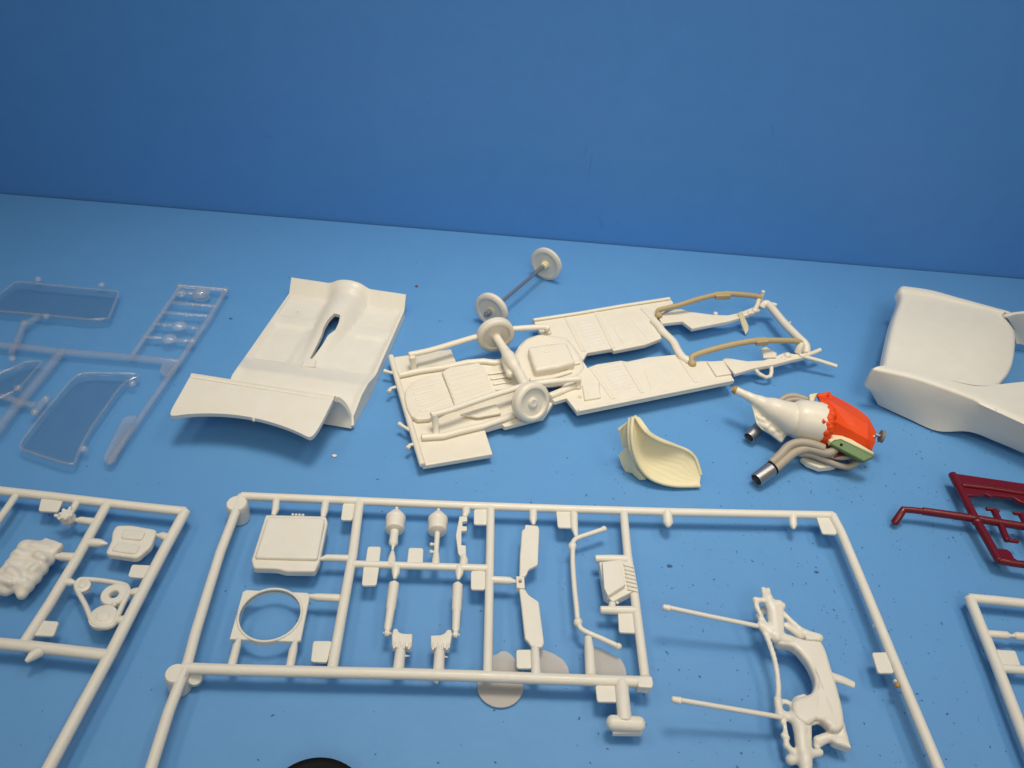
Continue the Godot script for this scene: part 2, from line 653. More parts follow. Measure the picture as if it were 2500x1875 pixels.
func main_runner_frame() -> void:
	var w: Material = M.white_plastic
	var o := thing("part_frame", "large white part frame in the foreground with sun visors, ring shroud and shock absorbers", "model parts frame", Vector3(-92.9, 0, -138.1), "white moulded part frames")
	bar(o, [Vector3(-94.4, 7, -204.5)] + [Vector3(-53.1, 7, -206.8), Vector3(-14.2, 7, -208.9), Vector3(23.3, 7, -211.4), Vector3(63.1, 7, -214.3), Vector3(96.4, 7, -217.1), Vector3(124.5, 7, -219.6)], 1.62)
	bar(o, [Vector3(-94.4, 7, -204.4), Vector3(-94.1, 7, -191.1), Vector3(-93.9, 7, -178.6), Vector3(-92.7, 7, -162), Vector3(-91.5, 7, -146.8), Vector3(-90.4, 7, -137)] + [Vector3(-90.3, 7, -121.2), Vector3(-89.1, 7, -104.5), Vector3(-88.6, 7, -97.5)], 1.66)
	bar(o, [Vector3(-91, 7, -135), Vector3(-75.2, 7, -135.9), Vector3(-50.9, 7, -137.5), Vector3(-26.5, 7, -139.2)] + [Vector3(-4.6, 7, -140.5), Vector3(21.9, 7, -141.8), Vector3(50, 7, -143.5)], 1.78, "runner", 0.05)
	bar(o, [Vector3(124.3, 7, -219.5)] + [Vector3(125.7, 7, -211.2), Vector3(127.5, 7, -188.3), Vector3(129.4, 7, -161.8), Vector3(130, 7, -153), Vector3(131.6, 7, -132.8)] + [Vector3(132.9, 7, -115.6)], 1.72)
	bar(o, [Vector3(-51.9, 7, -207.3), Vector3(-49.5, 7, -182.1), Vector3(-48.3, 7, -159.6), Vector3(-47.1, 7, -139.2)], 1.68)
	bar(o, [Vector3(-4.1, 7, -210.2), Vector3(-3.2, 7, -196.2), Vector3(-1.6, 7, -169), Vector3(0, 7, -142)], 1.5)
	bar(o, [Vector3(45.1, 7, -212.1), Vector3(45.6, 7, -191.9), Vector3(47, 7, -175.7), Vector3(48.5, 7, -145.3)], 1.55)
	bar(o, [Vector3(-49.2, 7, -178.4), Vector3(-26.9, 7, -179.9), Vector3(-2.9, 7, -181.5)], 1.35)
	# raised end blocks of the lower runner and the two round feet under the left corners
	var s := Shape.new()
	s.plate(rounded([Vector3(46, 8.6, -144.2), Vector3(50.4, 8.6, -144.5), Vector3(50.6, 8.6, -142.1), Vector3(50.1, 8.6, -140.6), Vector3(45.8, 8.6, -140.6)], 0.5), 3.4, 0.3)
	part(o, "end_block", s, w)
	for c in [[Vector3(-94.7, 8, -200), Vector3(-98, 0, -206.9), 3.89], [Vector3(-92.2, 8, -132.6), Vector3(-95.4, 0, -137.1), 3.39]]:
		s = Shape.new()
		var foot: Vector3 = c[0]
		s.lathe(Vector3(foot.x, 0, foot.z), Vector3(foot.x, 8.4, foot.z), [[0.0, c[2] - 0.4], [0.05, c[2]], [0.7, c[2]], [0.93, c[2] * 0.97], [1.0, c[2] * 0.86]], 28)
		part(o, "foot", s, w)
	s = Shape.new()
	s.lathe(Vector3(-87.4, 5, -133.5), Vector3(-88.5, 2, -135.2), [[0.0, 2.04], [0.3, 2.69], [1.0, 2.44]], 20)
	part(o, "foot", s, w)
	# tabs
	tab(o, [Vector3(-57.6, 7.2, -205.1), Vector3(-53.2, 7.2, -205.6), Vector3(-52.7, 7.2, -197.5), Vector3(-56.8, 7.2, -197.2)])
	tab(o, [Vector3(-45.1, 7.2, -186.4), Vector3(-40.5, 7.2, -186.8), Vector3(-39.9, 7.2, -179.2), Vector3(-44.6, 7.2, -178.7)])
	tab(o, [Vector3(-45, 7.2, -178.4), Vector3(-39.7, 7.2, -178.9), Vector3(-39.3, 7.2, -170.5), Vector3(-44.1, 7.2, -170)])
	tab(o, [Vector3(-31, 7.2, -187.4), Vector3(-25.9, 7.2, -187.7), Vector3(-25.2, 7.2, -180.7), Vector3(-30.6, 7.2, -180.3)])
	tab(o, [Vector3(-10, 7.2, -207.5), Vector3(-4.9, 7.2, -208.1), Vector3(-4.6, 7.2, -200.7), Vector3(-9.5, 7.2, -200.3)])
	tab(o, [Vector3(-8.6, 7.2, -179.7), Vector3(-3.6, 7.2, -180.2), Vector3(-3.2, 7.2, -172.4), Vector3(-8, 7.2, -172.1)])
	tab(o, [Vector3(-55, 7.2, -147.9), Vector3(-49.2, 7.2, -148.4), Vector3(-49.1, 7.2, -140.8), Vector3(-54.1, 7.2, -140.7)])
	tab(o, [Vector3(20.1, 7.2, -210), Vector3(26.3, 7.2, -210.3), Vector3(26.1, 7.2, -202.5), Vector3(20.8, 7.2, -202.2)])
	tab(o, [Vector3(41.1, 7.2, -168), Vector3(46.9, 7.2, -168.4), Vector3(46.9, 7.2, -160.5), Vector3(41.1, 7.2, -160.3)])
	tab(o, [Vector3(33, 7.2, -140.8), Vector3(39.4, 7.2, -141.2), Vector3(39.6, 7.2, -135.8), Vector3(33.4, 7.2, -135.4)])
	tab(o, [Vector3(8.3, 7.2, -150.8), Vector3(13.2, 7.2, -151.3), Vector3(13.4, 7.2, -144.6), Vector3(8.7, 7.2, -144.3)])
	tab(o, [Vector3(118, 7.2, -218.9), Vector3(124.5, 7.2, -218.2), Vector3(123.9, 7.2, -210), Vector3(118.4, 7.2, -209.9)])
	tab(o, [Vector3(123.1, 7.2, -160.7), Vector3(128.2, 7.2, -161.3), Vector3(128.3, 7.2, -153.7), Vector3(123, 7.2, -153.3)])
	# pegs on the upper runner and at its back end
	gate(o, [Vector3(61.3, 7, -213.7), Vector3(61.6, 6.2, -209.4), Vector3(61.6, 6, -208)], [2.00, 1.88, 0.82])
	gate(o, [Vector3(109, 7, -218), Vector3(108.7, 6.2, -213.7), Vector3(108.6, 6, -212.1)], [1.55, 1.45, 0.6])
	gate(o, [Vector3(130.7, 6, -152.4), Vector3(128.2, 6, -151.1)], [1.2, 0.9])
	s = Shape.new()
	s.ball(Vector3(127.7, 7.8, -149.2), 0.95, 0.8)
	part(o, "glue_blob", s, M.glue_stain, "orange brown glue blob")
	gate(o, [Vector3(128.3, 6, -171.7), Vector3(127.1, 6, -171.7)], [0.9, 0.7])
	gate(o, [Vector3(-15.7, 5.5, -139), Vector3(-14.9, 5.5, -138.2)], [0.9, 0.5])
	# square radiator with a raised face
	s = Shape.new()
	s.plate(rounded([Vector3(-83.2, 8, -196.1), Vector3(-62.1, 8, -197.7), Vector3(-60.8, 8, -194.9), Vector3(-59.8, 8, -177.2), Vector3(-60.5, 8, -173.4), Vector3(-70.3, 8, -172.6), Vector3(-72.8, 8, -173.3), Vector3(-80.8, 8, -172.8), Vector3(-82.5, 8, -176.1)], 0.9), 3.2, 0.6)
	part(o, "radiator", s, w)
	s = Shape.new()
	s.plate(rounded([Vector3(-81.9, 9.2, -194.3), Vector3(-62.3, 9.2, -195.9), Vector3(-61.6, 9.2, -193.8), Vector3(-60.5, 9.2, -177.6), Vector3(-81.3, 9.2, -176.2)], 1.0), 2.2, 0.7)
	part(o, "radiator_face", s, w)
	for k in 4:
		s = Shape.new()
		s.ball((Vector3(-74.1, 7, -197.8)).lerp(Vector3(-70.5, 7, -198), k / 3.0), 0.55)
		part(o, "bump", s, w)
	gate(o, [Vector3(-81.6, 7, -203.6), Vector3(-80.7, 7, -199.4), Vector3(-80.7, 7, -196.8)], [1.3, 1.35, 0.9])
	gate(o, [Vector3(-63.9, 7, -204.9), Vector3(-63.4, 7, -200.4), Vector3(-63.2, 7, -197.8)], [1.4, 1.35, 0.9])
	gate(o, [Vector3(-50.7, 7, -180.7), Vector3(-58, 7, -180.1), Vector3(-59.9, 7, -179.4)], [1.25, 1.25, 0.6])
	# fan shroud: a square plate with a large round opening in a raised rim
	var c0 := Vector3(-70.6, 7.5, -155.7)
	var sq: Array = [Vector3(-81.7, 7.5, -164.2), Vector3(-59.9, 7.5, -165.2), Vector3(-58.7, 7.5, -146.9), Vector3(-80.5, 7.5, -145.8)]
	var rx := 9.38
	var outer := []
	var inner := []
	var rim := []
	for k in 72:
		var d := Vector3(cos(TAU * k / 72.0), 0, -sin(TAU * k / 72.0))
		var far := 1e9
		for e in 4:
			var a: Vector3 = sq[e] - c0
			var b: Vector3 = sq[(e + 1) % 4] - c0
			var nn := Vector3(b.z - a.z, 0, a.x - b.x).normalized()
			if nn.dot(a) < 0: nn = -nn
			if nn.dot(d) > 0.01: far = minf(far, nn.dot(a) / nn.dot(d))
		inner.append(c0 + d * rx)
		rim.append(c0 + d * (rx + 0.85) + Vector3.UP * 0.35)
		outer.append(c0 + d * maxf(far, rx + 0.6))
	s = Shape.new()
	s.ring(outer, inner, 1.0, 0.2)
	part(o, "fan_shroud", s, w)
	s = Shape.new()
	var rin := []
	for p in inner: rin.append(p + Vector3.UP * 0.35)
	s.ring(rim, rin, 1.9, 0.2)
	part(o, "shroud_rim", s, w)
	gate(o, [Vector3(-50.5, 7, -164.4), Vector3(-57.5, 7, -164), Vector3(-60.4, 7, -164.2)], [1.35, 1.3, 0.6])
	gate(o, [Vector3(-77.1, 7, -137.1), Vector3(-77.7, 7, -143.8), Vector3(-77.7, 7, -146.4)], [1.35, 1.3, 0.7])
	gate(o, [Vector3(-59.8, 7, -138.5), Vector3(-60.3, 7, -144), Vector3(-60.4, 7, -147.4)], [1.35, 1.35, 0.7])
	# two bell shaped boosters
	for q in [[Vector3(-38, 7, -205.3), Vector3(-35.9, 7, -180.7), false], [Vector3(-22.9, 7, -206.2), Vector3(-20.9, 7, -181.8), true]]:
		s = Shape.new()
		var rr := 3.67
		s.lathe(q[0], q[1], [[0.0, 0.5], [0.09, 0.8], [0.1, rr * 0.55], [0.15, rr * 0.75], [0.19, rr * 0.97], [0.23, rr], [0.245, rr * 0.94], [0.26, rr * 0.97], [0.38, rr * 0.9], [0.40, rr * 0.93], [0.43, rr * 0.88], [0.45, rr * 0.6], [0.455, 0.3]], 28)
		part(o, "booster", s, w)
		s = Shape.new()
		if q[2]:
			s.lathe(q[0], q[1], [[0.44, 0.5], [0.45, 1.0], [0.9, 0.85], [0.98, 0.7]], 14)
		else:
			s.lathe(q[0], q[1], [[0.44, 1.0], [0.46, 1.65], [0.55, 1.5], [0.68, 1.65], [0.71, 1.0], [0.74, 0.5], [0.8, 0.45]], 16)
		part(o, "push_rod", s, w)
		gate(o, [q[0].lerp(q[1], 0.82), q[0].lerp(q[1], 0.93), q[0].lerp(q[1], 1.06)], [0.6, 1.3, 1.6] if not q[2] else [1.0, 1.35, 1.5])
	for y in [[Vector3(-21.8, 7, -189.9), Vector3(-23.4, 7.6, -189.2)], [Vector3(-21.5, 7, -186.4), Vector3(-23.1, 7.6, -186)]]:
		s = Shape.new()
		s.tube([y[0], y[0].lerp(y[1], 0.5), y[1]], [0.5, 0.5, 0.72], 10)
		part(o, "spigot", s, w)
	# notched bracket
	s = Shape.new()
	s.plate([Vector3(-14.9, 7.8, -203), Vector3(-13.4, 7.8, -203.2), Vector3(-12.1, 7.8, -202.9), Vector3(-11.9, 7.8, -201.1), Vector3(-13.6, 7.8, -200.6), Vector3(-13.4, 7.8, -198.6), Vector3(-11.8, 7.8, -198.6), Vector3(-11.6, 7.8, -196.7), Vector3(-13.5, 7.8, -196.3), Vector3(-12.9, 7.8, -190), Vector3(-11.3, 7.8, -189.9), Vector3(-10.8, 7.8, -184.9), Vector3(-12.5, 7.8, -184.6), Vector3(-13.7, 7.8, -186.3), Vector3(-15.3, 7.8, -194)], 1.6, 0.25)
	part(o, "bracket", s, w)
	gate(o, [Vector3(-13, 7, -208), Vector3(-12.7, 7, -205.8), Vector3(-13, 7, -203.5)], [1.5, 1.45, 0.9])
	gate(o, [Vector3(-11.8, 7, -186), Vector3(-11.4, 7, -183.9), Vector3(-11.3, 7, -181.7)], [1.0, 1.5, 1.5])
	# two shock absorbers
	for q in [[[Vector3(-34.1, 7, -178.8), Vector3(-33.7, 7, -176.2), Vector3(-33.7, 7, -173.9), Vector3(-33.6, 7, -171.7), Vector3(-33.1, 7, -162.1), Vector3(-33.1, 7, -161.6), Vector3(-32.8, 7, -154.6), Vector3(-32.7, 7, -153.2)], Vector3(-32.7, 7, -152.9)], [[Vector3(-12.7, 7, -180.8), Vector3(-12.4, 7, -178.1), Vector3(-12.5, 7, -175.8), Vector3(-12.5, 7, -173.3), Vector3(-11.8, 7, -163.7), Vector3(-11.8, 7, -163.1), Vector3(-11.3, 7, -156.2), Vector3(-11.2, 7, -154.9)], Vector3(-11.2, 7, -154.5)]]:
		gate(o, [q[0][0], q[0][1], q[0][2]], [1.55, 1.4, 0.55])
		s = Shape.new()
		s.tube([q[0][2].lerp(q[0][3], 0.55), q[0][3], q[0][4], q[0][5], q[0][6], q[0][7]], [0.7, 1.75, 1.65, 1.4, 1.25, 0.6], 16, 0.4)
		part(o, "shock_absorber", s, w)
		s = Shape.new()
		var e: Vector3 = q[1]
		s.lathe(e + Vector3(-1.4, 0, 0.1), e + Vector3(1.4, 0, 0.1), [[0.0, 0.25], [0.2, 0.6], [0.3, 1.05], [0.7, 1.05], [0.8, 0.6], [1.0, 0.25]], 16)
		part(o, "eyelet", s, w)
	# two clamp brackets
	for q in [[[Vector3(-31, 8.2, -151.6), Vector3(-30.9, 8.2, -153.9), Vector3(-29.7, 8.2, -154.2), Vector3(-28.9, 8.2, -152.8), Vector3(-27.4, 8.2, -152.5), Vector3(-24.6, 8.2, -152.7), Vector3(-24.2, 8.2, -147.8), Vector3(-25.9, 8.2, -147.7), Vector3(-26.3, 8.2, -148.3), Vector3(-28, 8.2, -148.1), Vector3(-28.4, 8.2, -147.4), Vector3(-30.3, 8.2, -147.6)], [Vector3(-27.6, 7, -149.1), Vector3(-27.6, 7, -146.7), Vector3(-27.2, 7, -140.3)], [Vector3(-26, 7, -145.4), Vector3(-24.5, 6.5, -145.8)], [Vector3(-30.1, 8.6, -153.3), Vector3(-30.3, 8.6, -150.9)]], [[Vector3(-18.9, 8.2, -152.7), Vector3(-15.8, 8.2, -153.1), Vector3(-14.6, 8.2, -153.9), Vector3(-14, 8.2, -155.3), Vector3(-12.7, 8.2, -155.4), Vector3(-12.2, 8.2, -153.8), Vector3(-12.5, 8.2, -148.7), Vector3(-14.3, 8.2, -148.5), Vector3(-14.7, 8.2, -149.1), Vector3(-16.5, 8.2, -149), Vector3(-16.8, 8.2, -148.3), Vector3(-18.3, 8.2, -148.2)], [Vector3(-15.6, 7, -149.9), Vector3(-15.5, 7, -147.6), Vector3(-15, 7, -141.3)], [Vector3(-14, 7, -146.2), Vector3(-12.7, 6.5, -146.5)], [Vector3(-13.2, 8.6, -154.5), Vector3(-12.5, 8.6, -152.4)]]]:
		s = Shape.new()
		s.plate(rounded(q[0], 0.4, 2), 3.0, 0.35)
		part(o, "clamp_bracket", s, w)
		for k in 4:
			s = Shape.new()
			var a: Vector3 = q[0][q[0].size() - 1].lerp(q[0][6 if q[0].size() > 6 else 0], 0.12 + k * 0.25) + Vector3(0, 0.15, -1.3)
			s.tube([a, a + Vector3(0, 0, 2.0)], 0.36, 8)
			part(o, "rib", s, w)
		gate(o, q[1], [0.9, 1.65, 1.8])
		s = Shape.new()
		s.tube(q[2], [0.45, 0.1], 6)
		part(o, "flash_fin", s, w)
	# pair of sun visors joined at the mirror mount
	s = Shape.new()
	s.plate(rounded([Vector3(8.9, 7.7, -201.9), Vector3(13.7, 7.7, -201.8), Vector3(14.2, 7.7, -200), Vector3(14.1, 7.7, -184.2), Vector3(11.1, 7.7, -182.2), Vector3(10.1, 7.7, -179), Vector3(7.9, 7.7, -178.4), Vector3(7.7, 7.7, -188.8), Vector3(7.9, 7.7, -199.1), Vector3(8.9, 7.7, -199.9)], 0.7, 3), 1.7, 0.45)
	part(o, "sun_visor", s, w)
	s = Shape.new()
	s.plate(rounded([Vector3(8.1, 7.7, -173.9), Vector3(10, 7.7, -173.9), Vector3(11.4, 7.7, -171.5), Vector3(14.9, 7.7, -169.1), Vector3(17, 7.7, -153.7), Vector3(16.4, 7.7, -152.1), Vector3(13.2, 7.7, -151.7), Vector3(11.8, 7.7, -153.9), Vector3(10.8, 7.7, -154.7), Vector3(9.4, 7.7, -165.1)], 0.7, 3), 1.7, 0.45)
	part(o, "sun_visor", s, w)
	s = Shape.new()
	s.plate([Vector3(6.8, 8.4, -178.2), Vector3(9.6, 8.4, -178.3), Vector3(10, 8.4, -173.5), Vector3(7.2, 8.4, -173.5)], 2.6, 0.3)
	part(o, "mirror_mount", s, w)
	s = Shape.new()
	s.tube([Vector3(8.3, 8.2, -176.4), Vector3(8.3, 8.9, -175.9)], 0.55, 12)
	part(o, "mount_stud", s, M.tan_plastic)
	gate(o, [Vector3(11.6, 7, -209.2), Vector3(11.8, 7, -205), Vector3(12, 7, -202.7)], [1.5, 1.45, 0.6])
	gate(o, [Vector3(-1.3, 7, -176.7), Vector3(4.7, 7, -177), Vector3(7.1, 7, -176.8)], [1.4, 1.35, 0.4])
	gate(o, [Vector3(13.7, 7, -152.6), Vector3(14.2, 7, -151.1), Vector3(14.9, 7, -142.5)], [0.7, 1.45, 1.6])
	# anti-roll bar
	s = Shape.new()
	s.tube(curve([Vector3(37.5, 7, -203.3), Vector3(32.9, 7, -200.8), Vector3(28.4, 7, -198.4), Vector3(26.8, 7, -197), Vector3(26.1, 7, -195.1), Vector3(26.2, 7, -192.8), Vector3(26.2, 7, -186.4), Vector3(26.7, 7, -177), Vector3(27.3, 7, -169.9), Vector3(27.8, 7, -163.4), Vector3(28.3, 7, -161.4), Vector3(29.7, 7, -159.8), Vector3(35.2, 7, -157.5), Vector3(40.7, 7, -155.1)], 3), 0.88, 12)
	part(o, "anti_roll_bar", s, w)
	for p in [Vector3(37.5, 7, -203.3), Vector3(40.7, 7, -155.1)]:
		s = Shape.new()
		s.ball(p, 1.15)
		part(o, "bar_end", s, w)
	for p in [[Vector3(26.1, 7, -195.8), Vector3(26.1, 7, -192.5)], [Vector3(27.8, 7, -164.2), Vector3(27.9, 7, -161.4)]]:
		s = Shape.new()
		s.lathe(p[0], p[1], [[0.0, 0.8], [0.2, 1.3], [0.5, 1.55], [0.8, 1.3], [1.0, 0.8]], 16)
		part(o, "bush", s, w)
	gate(o, [Vector3(26.6, 7, -209.3), Vector3(26.8, 7, -202.8), Vector3(27.5, 7, -198.9)], [1.5, 1.4, 0.7])
	gate(o, [Vector3(31.7, 7, -144), Vector3(31.4, 7, -152.1), Vector3(31, 7, -157.2)], [1.75, 1.65, 1.3])
	# heater box
	s = Shape.new()
	s.plate([Vector3(36, 10.5, -185.5), Vector3(41.9, 10.5, -187.1), Vector3(43.5, 10.5, -176.8), Vector3(37.5, 10.5, -171.7), Vector3(36.3, 10.5, -174.7)], 2.6, 0.3)
	part(o, "heater_top", s, w)
	s = Shape.new()
	s.plate([Vector3(35.2, 8.6, -186.9), Vector3(42.3, 8.6, -188.8), Vector3(46, 8.6, -187.8), Vector3(46, 8.6, -175.6), Vector3(39.4, 8.6, -171), Vector3(36.7, 8.6, -173.4)], 3.6, 0.4)
	part(o, "heater_box", s, w)
	for k in 7:
		s = Shape.new()
		var a := (Vector3(43.6, 9.4, -186.3)).lerp(Vector3(44.5, 9.4, -176.3), k / 6.0)
		s.block(a, a + Vector3(3.4, -0.5, 0.3), 0.9, 1.4, 0.15)
		part(o, "fin", s, w)
	gate(o, [Vector3(45.7, 7, -190.5), Vector3(39.5, 7, -190), Vector3(34.4, 7, -189.4)], [1.45, 1.45, 1.4])
	gate(o, [Vector3(47.5, 7, -169.4), Vector3(40.8, 7, -168.7), Vector3(35.6, 7, -168.3)], [1.45, 1.45, 1.35])
	gate(o, [Vector3(39.2, 7, -168.9), Vector3(39.3, 7, -171.1), Vector3(39.6, 7, -172.4)], [1.3, 1.2, 0.8])
	s = Shape.new()
	s.tube([Vector3(39.9, 7, -172.9), Vector3(41.2, 7, -171.6)], [0.7, 0.45], 8)
	part(o, "spigot", s, w)
	# sprue stub with its cross foot
	bar(o, [Vector3(41, 7, -142.4), Vector3(41.3, 7, -135), Vector3(41.5, 7, -130)], 2.15)
	bar(o, [Vector3(37.9, 6.2, -129.6), Vector3(41.9, 6.2, -129.7), Vector3(45.9, 6.2, -129.9)], 2.3, "runner", 0.8)
	s = Shape.new()
	s.plate([Vector3(38, 5.2, -128.6), Vector3(46.9, 5.2, -128.9), Vector3(46.8, 5.2, -127.6), Vector3(38.2, 5.2, -126.9)], 2.0, 0.3)
	part(o, "sprue_foot", s, w)


func left_runner_frame() -> void:
	var w: Material = M.white_plastic
	var o := thing("part_frame", "white part frame cut off by the left edge, holding a pulley belt and engine half", "model parts frame", Vector3(-126.6, 0, -143), "white moulded part frames")
	bar(o, [Vector3(-188.4, 6.5, -198.1), Vector3(-179.3, 6.5, -197.9), Vector3(-161, 6.5, -197.3), Vector3(-142.7, 6.5, -196.5), Vector3(-127.1, 6.5, -195.9), Vector3(-111.9, 6.5, -195.6)], 1.75)
	bar(o, [Vector3(-111.9, 6.5, -195.6), Vector3(-112.8, 6.5, -179.7), Vector3(-113.4, 6.5, -166.2), Vector3(-113.9, 6.5, -151.4), Vector3(-114.3, 6.5, -137.4), Vector3(-115.4, 6.5, -118.8), Vector3(-116.2, 6.5, -102.8), Vector3(-116.5, 6.5, -97.9)], 1.85)
	bar(o, [Vector3(-139.9, 6.5, -195.9), Vector3(-139.7, 6.5, -170.8), Vector3(-140.2, 6.5, -153.6), Vector3(-141.1, 6.5, -139.5)], 1.7)
	bar(o, [Vector3(-155.8, 6.5, -138.4), Vector3(-140.5, 6.5, -138.3), Vector3(-131.6, 6.5, -138), Vector3(-115.1, 6.5, -137.5)], 1.85)
	bar(o, [Vector3(-172.7, 6.5, -196.9), Vector3(-172.7, 6.5, -188.9), Vector3(-173, 6.5, -178.7)], 1.3)
	tab(o, [Vector3(-163.5, 6.7, -196.1), Vector3(-155.6, 6.7, -196.1), Vector3(-155, 6.7, -190.4), Vector3(-161.8, 6.7, -190.3)])
	tab(o, [Vector3(-140, 6.7, -147.4), Vector3(-134.3, 6.7, -147.5), Vector3(-133.7, 6.7, -142.2), Vector3(-140.4, 6.7, -142)])
	tab(o, [Vector3(-121.1, 6.7, -171.1), Vector3(-113.9, 6.7, -171.4), Vector3(-115.4, 6.7, -166), Vector3(-120.5, 6.7, -166.1)])
	gate(o, [Vector3(-135.2, 6.5, -137), Vector3(-136.7, 6.5, -135), Vector3(-137.5, 6.5, -133.3)], [1.8, 1.5, 0.7])
	var s := Shape.new()
	# distributor
	var c := Vector3(-150.1, 7, -187.9)
	s.lathe(c + Vector3(0, -3, 0), c + Vector3(0, 2.4, 0), [[0.0, 1.4], [0.4, 1.7], [0.45, 2.6], [0.8, 2.4], [1.0, 1.9]], 18)
	part(o, "distributor", s, w)
	for k in 7:
		s = Shape.new()
		var d := Vector3(cos(TAU * k / 7 + 0.3), 0, sin(TAU * k / 7 + 0.3))
		s.tube([c + d * 1.5 + Vector3.UP * 1.6, c + d * (2.0 + (k % 3) * 0.35) + Vector3.UP * 2.2], [0.75, 0.65], 8)
		part(o, "distributor_stud", s, w)
	s = Shape.new()
	s.tube([c + Vector3(-1.5, 0.5, 0.3), c + Vector3(-4.2, 0.8, 0.0)], [1.1, 0.6], 10)
	part(o, "vacuum_can", s, w)
	gate(o, [Vector3(-150.8, 6.5, -196.8), Vector3(-150.3, 6.5, -192.6), Vector3(-150.2, 6.5, -190.5)], [1.3, 1.2, 0.6])
	gate(o, [Vector3(-140.1, 6.5, -187.5), Vector3(-145.8, 6.5, -187.7), Vector3(-147.4, 6.5, -187.6)], [1.4, 1.35, 0.6])
	# rounded cover plate
	s = Shape.new()
	s.plate(rounded([Vector3(-132.2, 8, -185.9), Vector3(-126.8, 8, -186.5), Vector3(-117.7, 8, -185.4), Vector3(-117.2, 8, -178), Vector3(-119.8, 8, -172.7), Vector3(-130.9, 8, -173.5), Vector3(-131.1, 8, -179.6), Vector3(-132.4, 8, -182.7)], 1.6, 4), 3.0, 0.7)
	part(o, "cover_plate", s, w)
	s = Shape.new()
	s.plate(rounded([Vector3(-128.7, 8.7, -183.9), Vector3(-120.9, 8.7, -183.7), Vector3(-120.9, 8.7, -179.8), Vector3(-128.2, 8.7, -180)], 1.2, 4), 1.6, 0.5)
	part(o, "cover_panel", s, w)
	s = Shape.new()
	s.plate(rounded([Vector3(-128.3, 8.5, -178.4), Vector3(-120.4, 8.5, -178.2), Vector3(-120.8, 8.5, -174), Vector3(-129.3, 8.5, -174.6)], 1.2, 4), 1.6, 0.5)
	part(o, "cover_panel", s, w)
	gate(o, [Vector3(-139.9, 6.5, -178.5), Vector3(-135.1, 6.5, -178.7), Vector3(-132.6, 6.5, -178.8)], [1.6, 1.5, 0.4])
	gate(o, [Vector3(-113.9, 6.5, -183.4), Vector3(-115.9, 6.5, -184), Vector3(-118, 6.5, -184.1)], [1.6, 1.4, 0.4])
	# half of a small engine block: an uneven casting with a slot
	var ef := Field.new(Vector3(-177.1, 0, -181.4) + Vector3(-6, 1.5, -4), Vector3(-141.6, 0, -159.5) + Vector3(6, 14, 5), 0.5)
	for q in [[Vector3(-157.8, 6.5, -174), Vector3(-149.5, 6.5, -174.4), 3.0], [Vector3(-158.2, 6.6, -170.2), Vector3(-149.2, 6.6, -170.3), 3.0], [Vector3(-158.4, 6.6, -166.5), Vector3(-149.5, 6.5, -166.4), 2.9], [Vector3(-158.7, 6.7, -163.1), Vector3(-150, 6.4, -163), 2.9], [Vector3(-159.3, 6.8, -159.8), Vector3(-150.7, 6.3, -159.6), 2.8], [Vector3(-161, 6.4, -158.5), Vector3(-156.1, 6, -157.6), 2.2], [Vector3(-152.3, 6, -159), Vector3(-150.9, 5.6, -156.8), 2.0], [Vector3(-154.5, 8.6, -173.5), Vector3(-149.5, 8.6, -173.2), 1.3], [Vector3(-151.1, 9, -169.8), Vector3(-148.7, 9, -168.6), 1.5], [Vector3(-156.4, 9.2, -162.5), Vector3(-153.8, 9, -161.2), 1.6], [Vector3(-158.2, 9, -159.6), Vector3(-154.5, 9, -158.6), 1.4], [Vector3(-150.2, 8.8, -163.8), Vector3(-149.5, 8.8, -165.4), 1.3], [Vector3(-152.2, 8.4, -159.4), Vector3(-150.9, 8.4, -160.1), 1.2], [Vector3(-158.1, 9, -170.2), Vector3(-157.1, 9, -169.8), 1.3], [Vector3(-158.7, 9, -164.6), Vector3(-157.5, 9, -163.6), 1.1]]:
		ef.limb(q[0], q[1], q[2], q[2] * 0.9, 0.9)
	ef.box(Vector3(-149.8, 7, -174.7), Vector3(3.6, 0, 0.8), Vector3(0, 1.6, 0), Vector3(-0.6, 0, 2.2), 0.6, 0.8)
	ef.limb(Vector3(-154.2, 10, -168.1), Vector3(-154, 10, -165.4), 1.0, 1.0, 0.4, true)
	s = Shape.new()
	ef.mesh(s)
	part(o, "engine_half", s, w, "", 70.0)
	gate(o, [Vector3(-141.1, 6.5, -172), Vector3(-145, 6.5, -171.9), Vector3(-147.3, 6.5, -171.6)], [1.6, 1.5, 0.6])
	# pulley set with its belt
	var belt := curve_closed([Vector3(-134.9, 7, -162.4), Vector3(-133.4, 7, -163.3), Vector3(-127.1, 7, -163.3), Vector3(-120.4, 7, -162.6), Vector3(-118.4, 7, -161.3), Vector3(-117.4, 7, -159), Vector3(-117.5, 7, -155.5), Vector3(-117.3, 7, -148.9), Vector3(-118, 7, -147.1), Vector3(-119.9, 7, -146.5), Vector3(-122.3, 7, -146.9), Vector3(-124.3, 7, -148.3), Vector3(-128.7, 7, -153.7), Vector3(-134.3, 7, -159.7)], 3)
	belt.append(belt[0])
	s = Shape.new()
	s.tube(belt, 0.85, 10, 0.0, 1.25)
	part(o, "drive_belt", s, w)
	for q in [[Vector3(-132.5, 7.2, -160.5), 2.4, 0.0], [Vector3(-121.5, 7.2, -158.3), 4.2, 1.3], [Vector3(-121.5, 7.2, -150), 4.2, 0.0]]:
		s = Shape.new()
		var p: Vector3 = q[0]
		if q[2] > 0.0:
			s.ring(disc_loop(p + Vector3.UP * 0.6, q[1]), disc_loop(p + Vector3.UP * 0.6, q[2]), 2.0, 0.4)
		else:
			s.lathe(p + Vector3.DOWN * 1.4, p + Vector3.UP * 1.2, [[0.0, q[1] * 0.9], [0.1, q[1]], [0.7, q[1]], [0.8, q[1] * 0.8], [0.85, q[1] * 0.5], [0.95, q[1] * 0.45], [1.0, q[1] * 0.3]], 28)
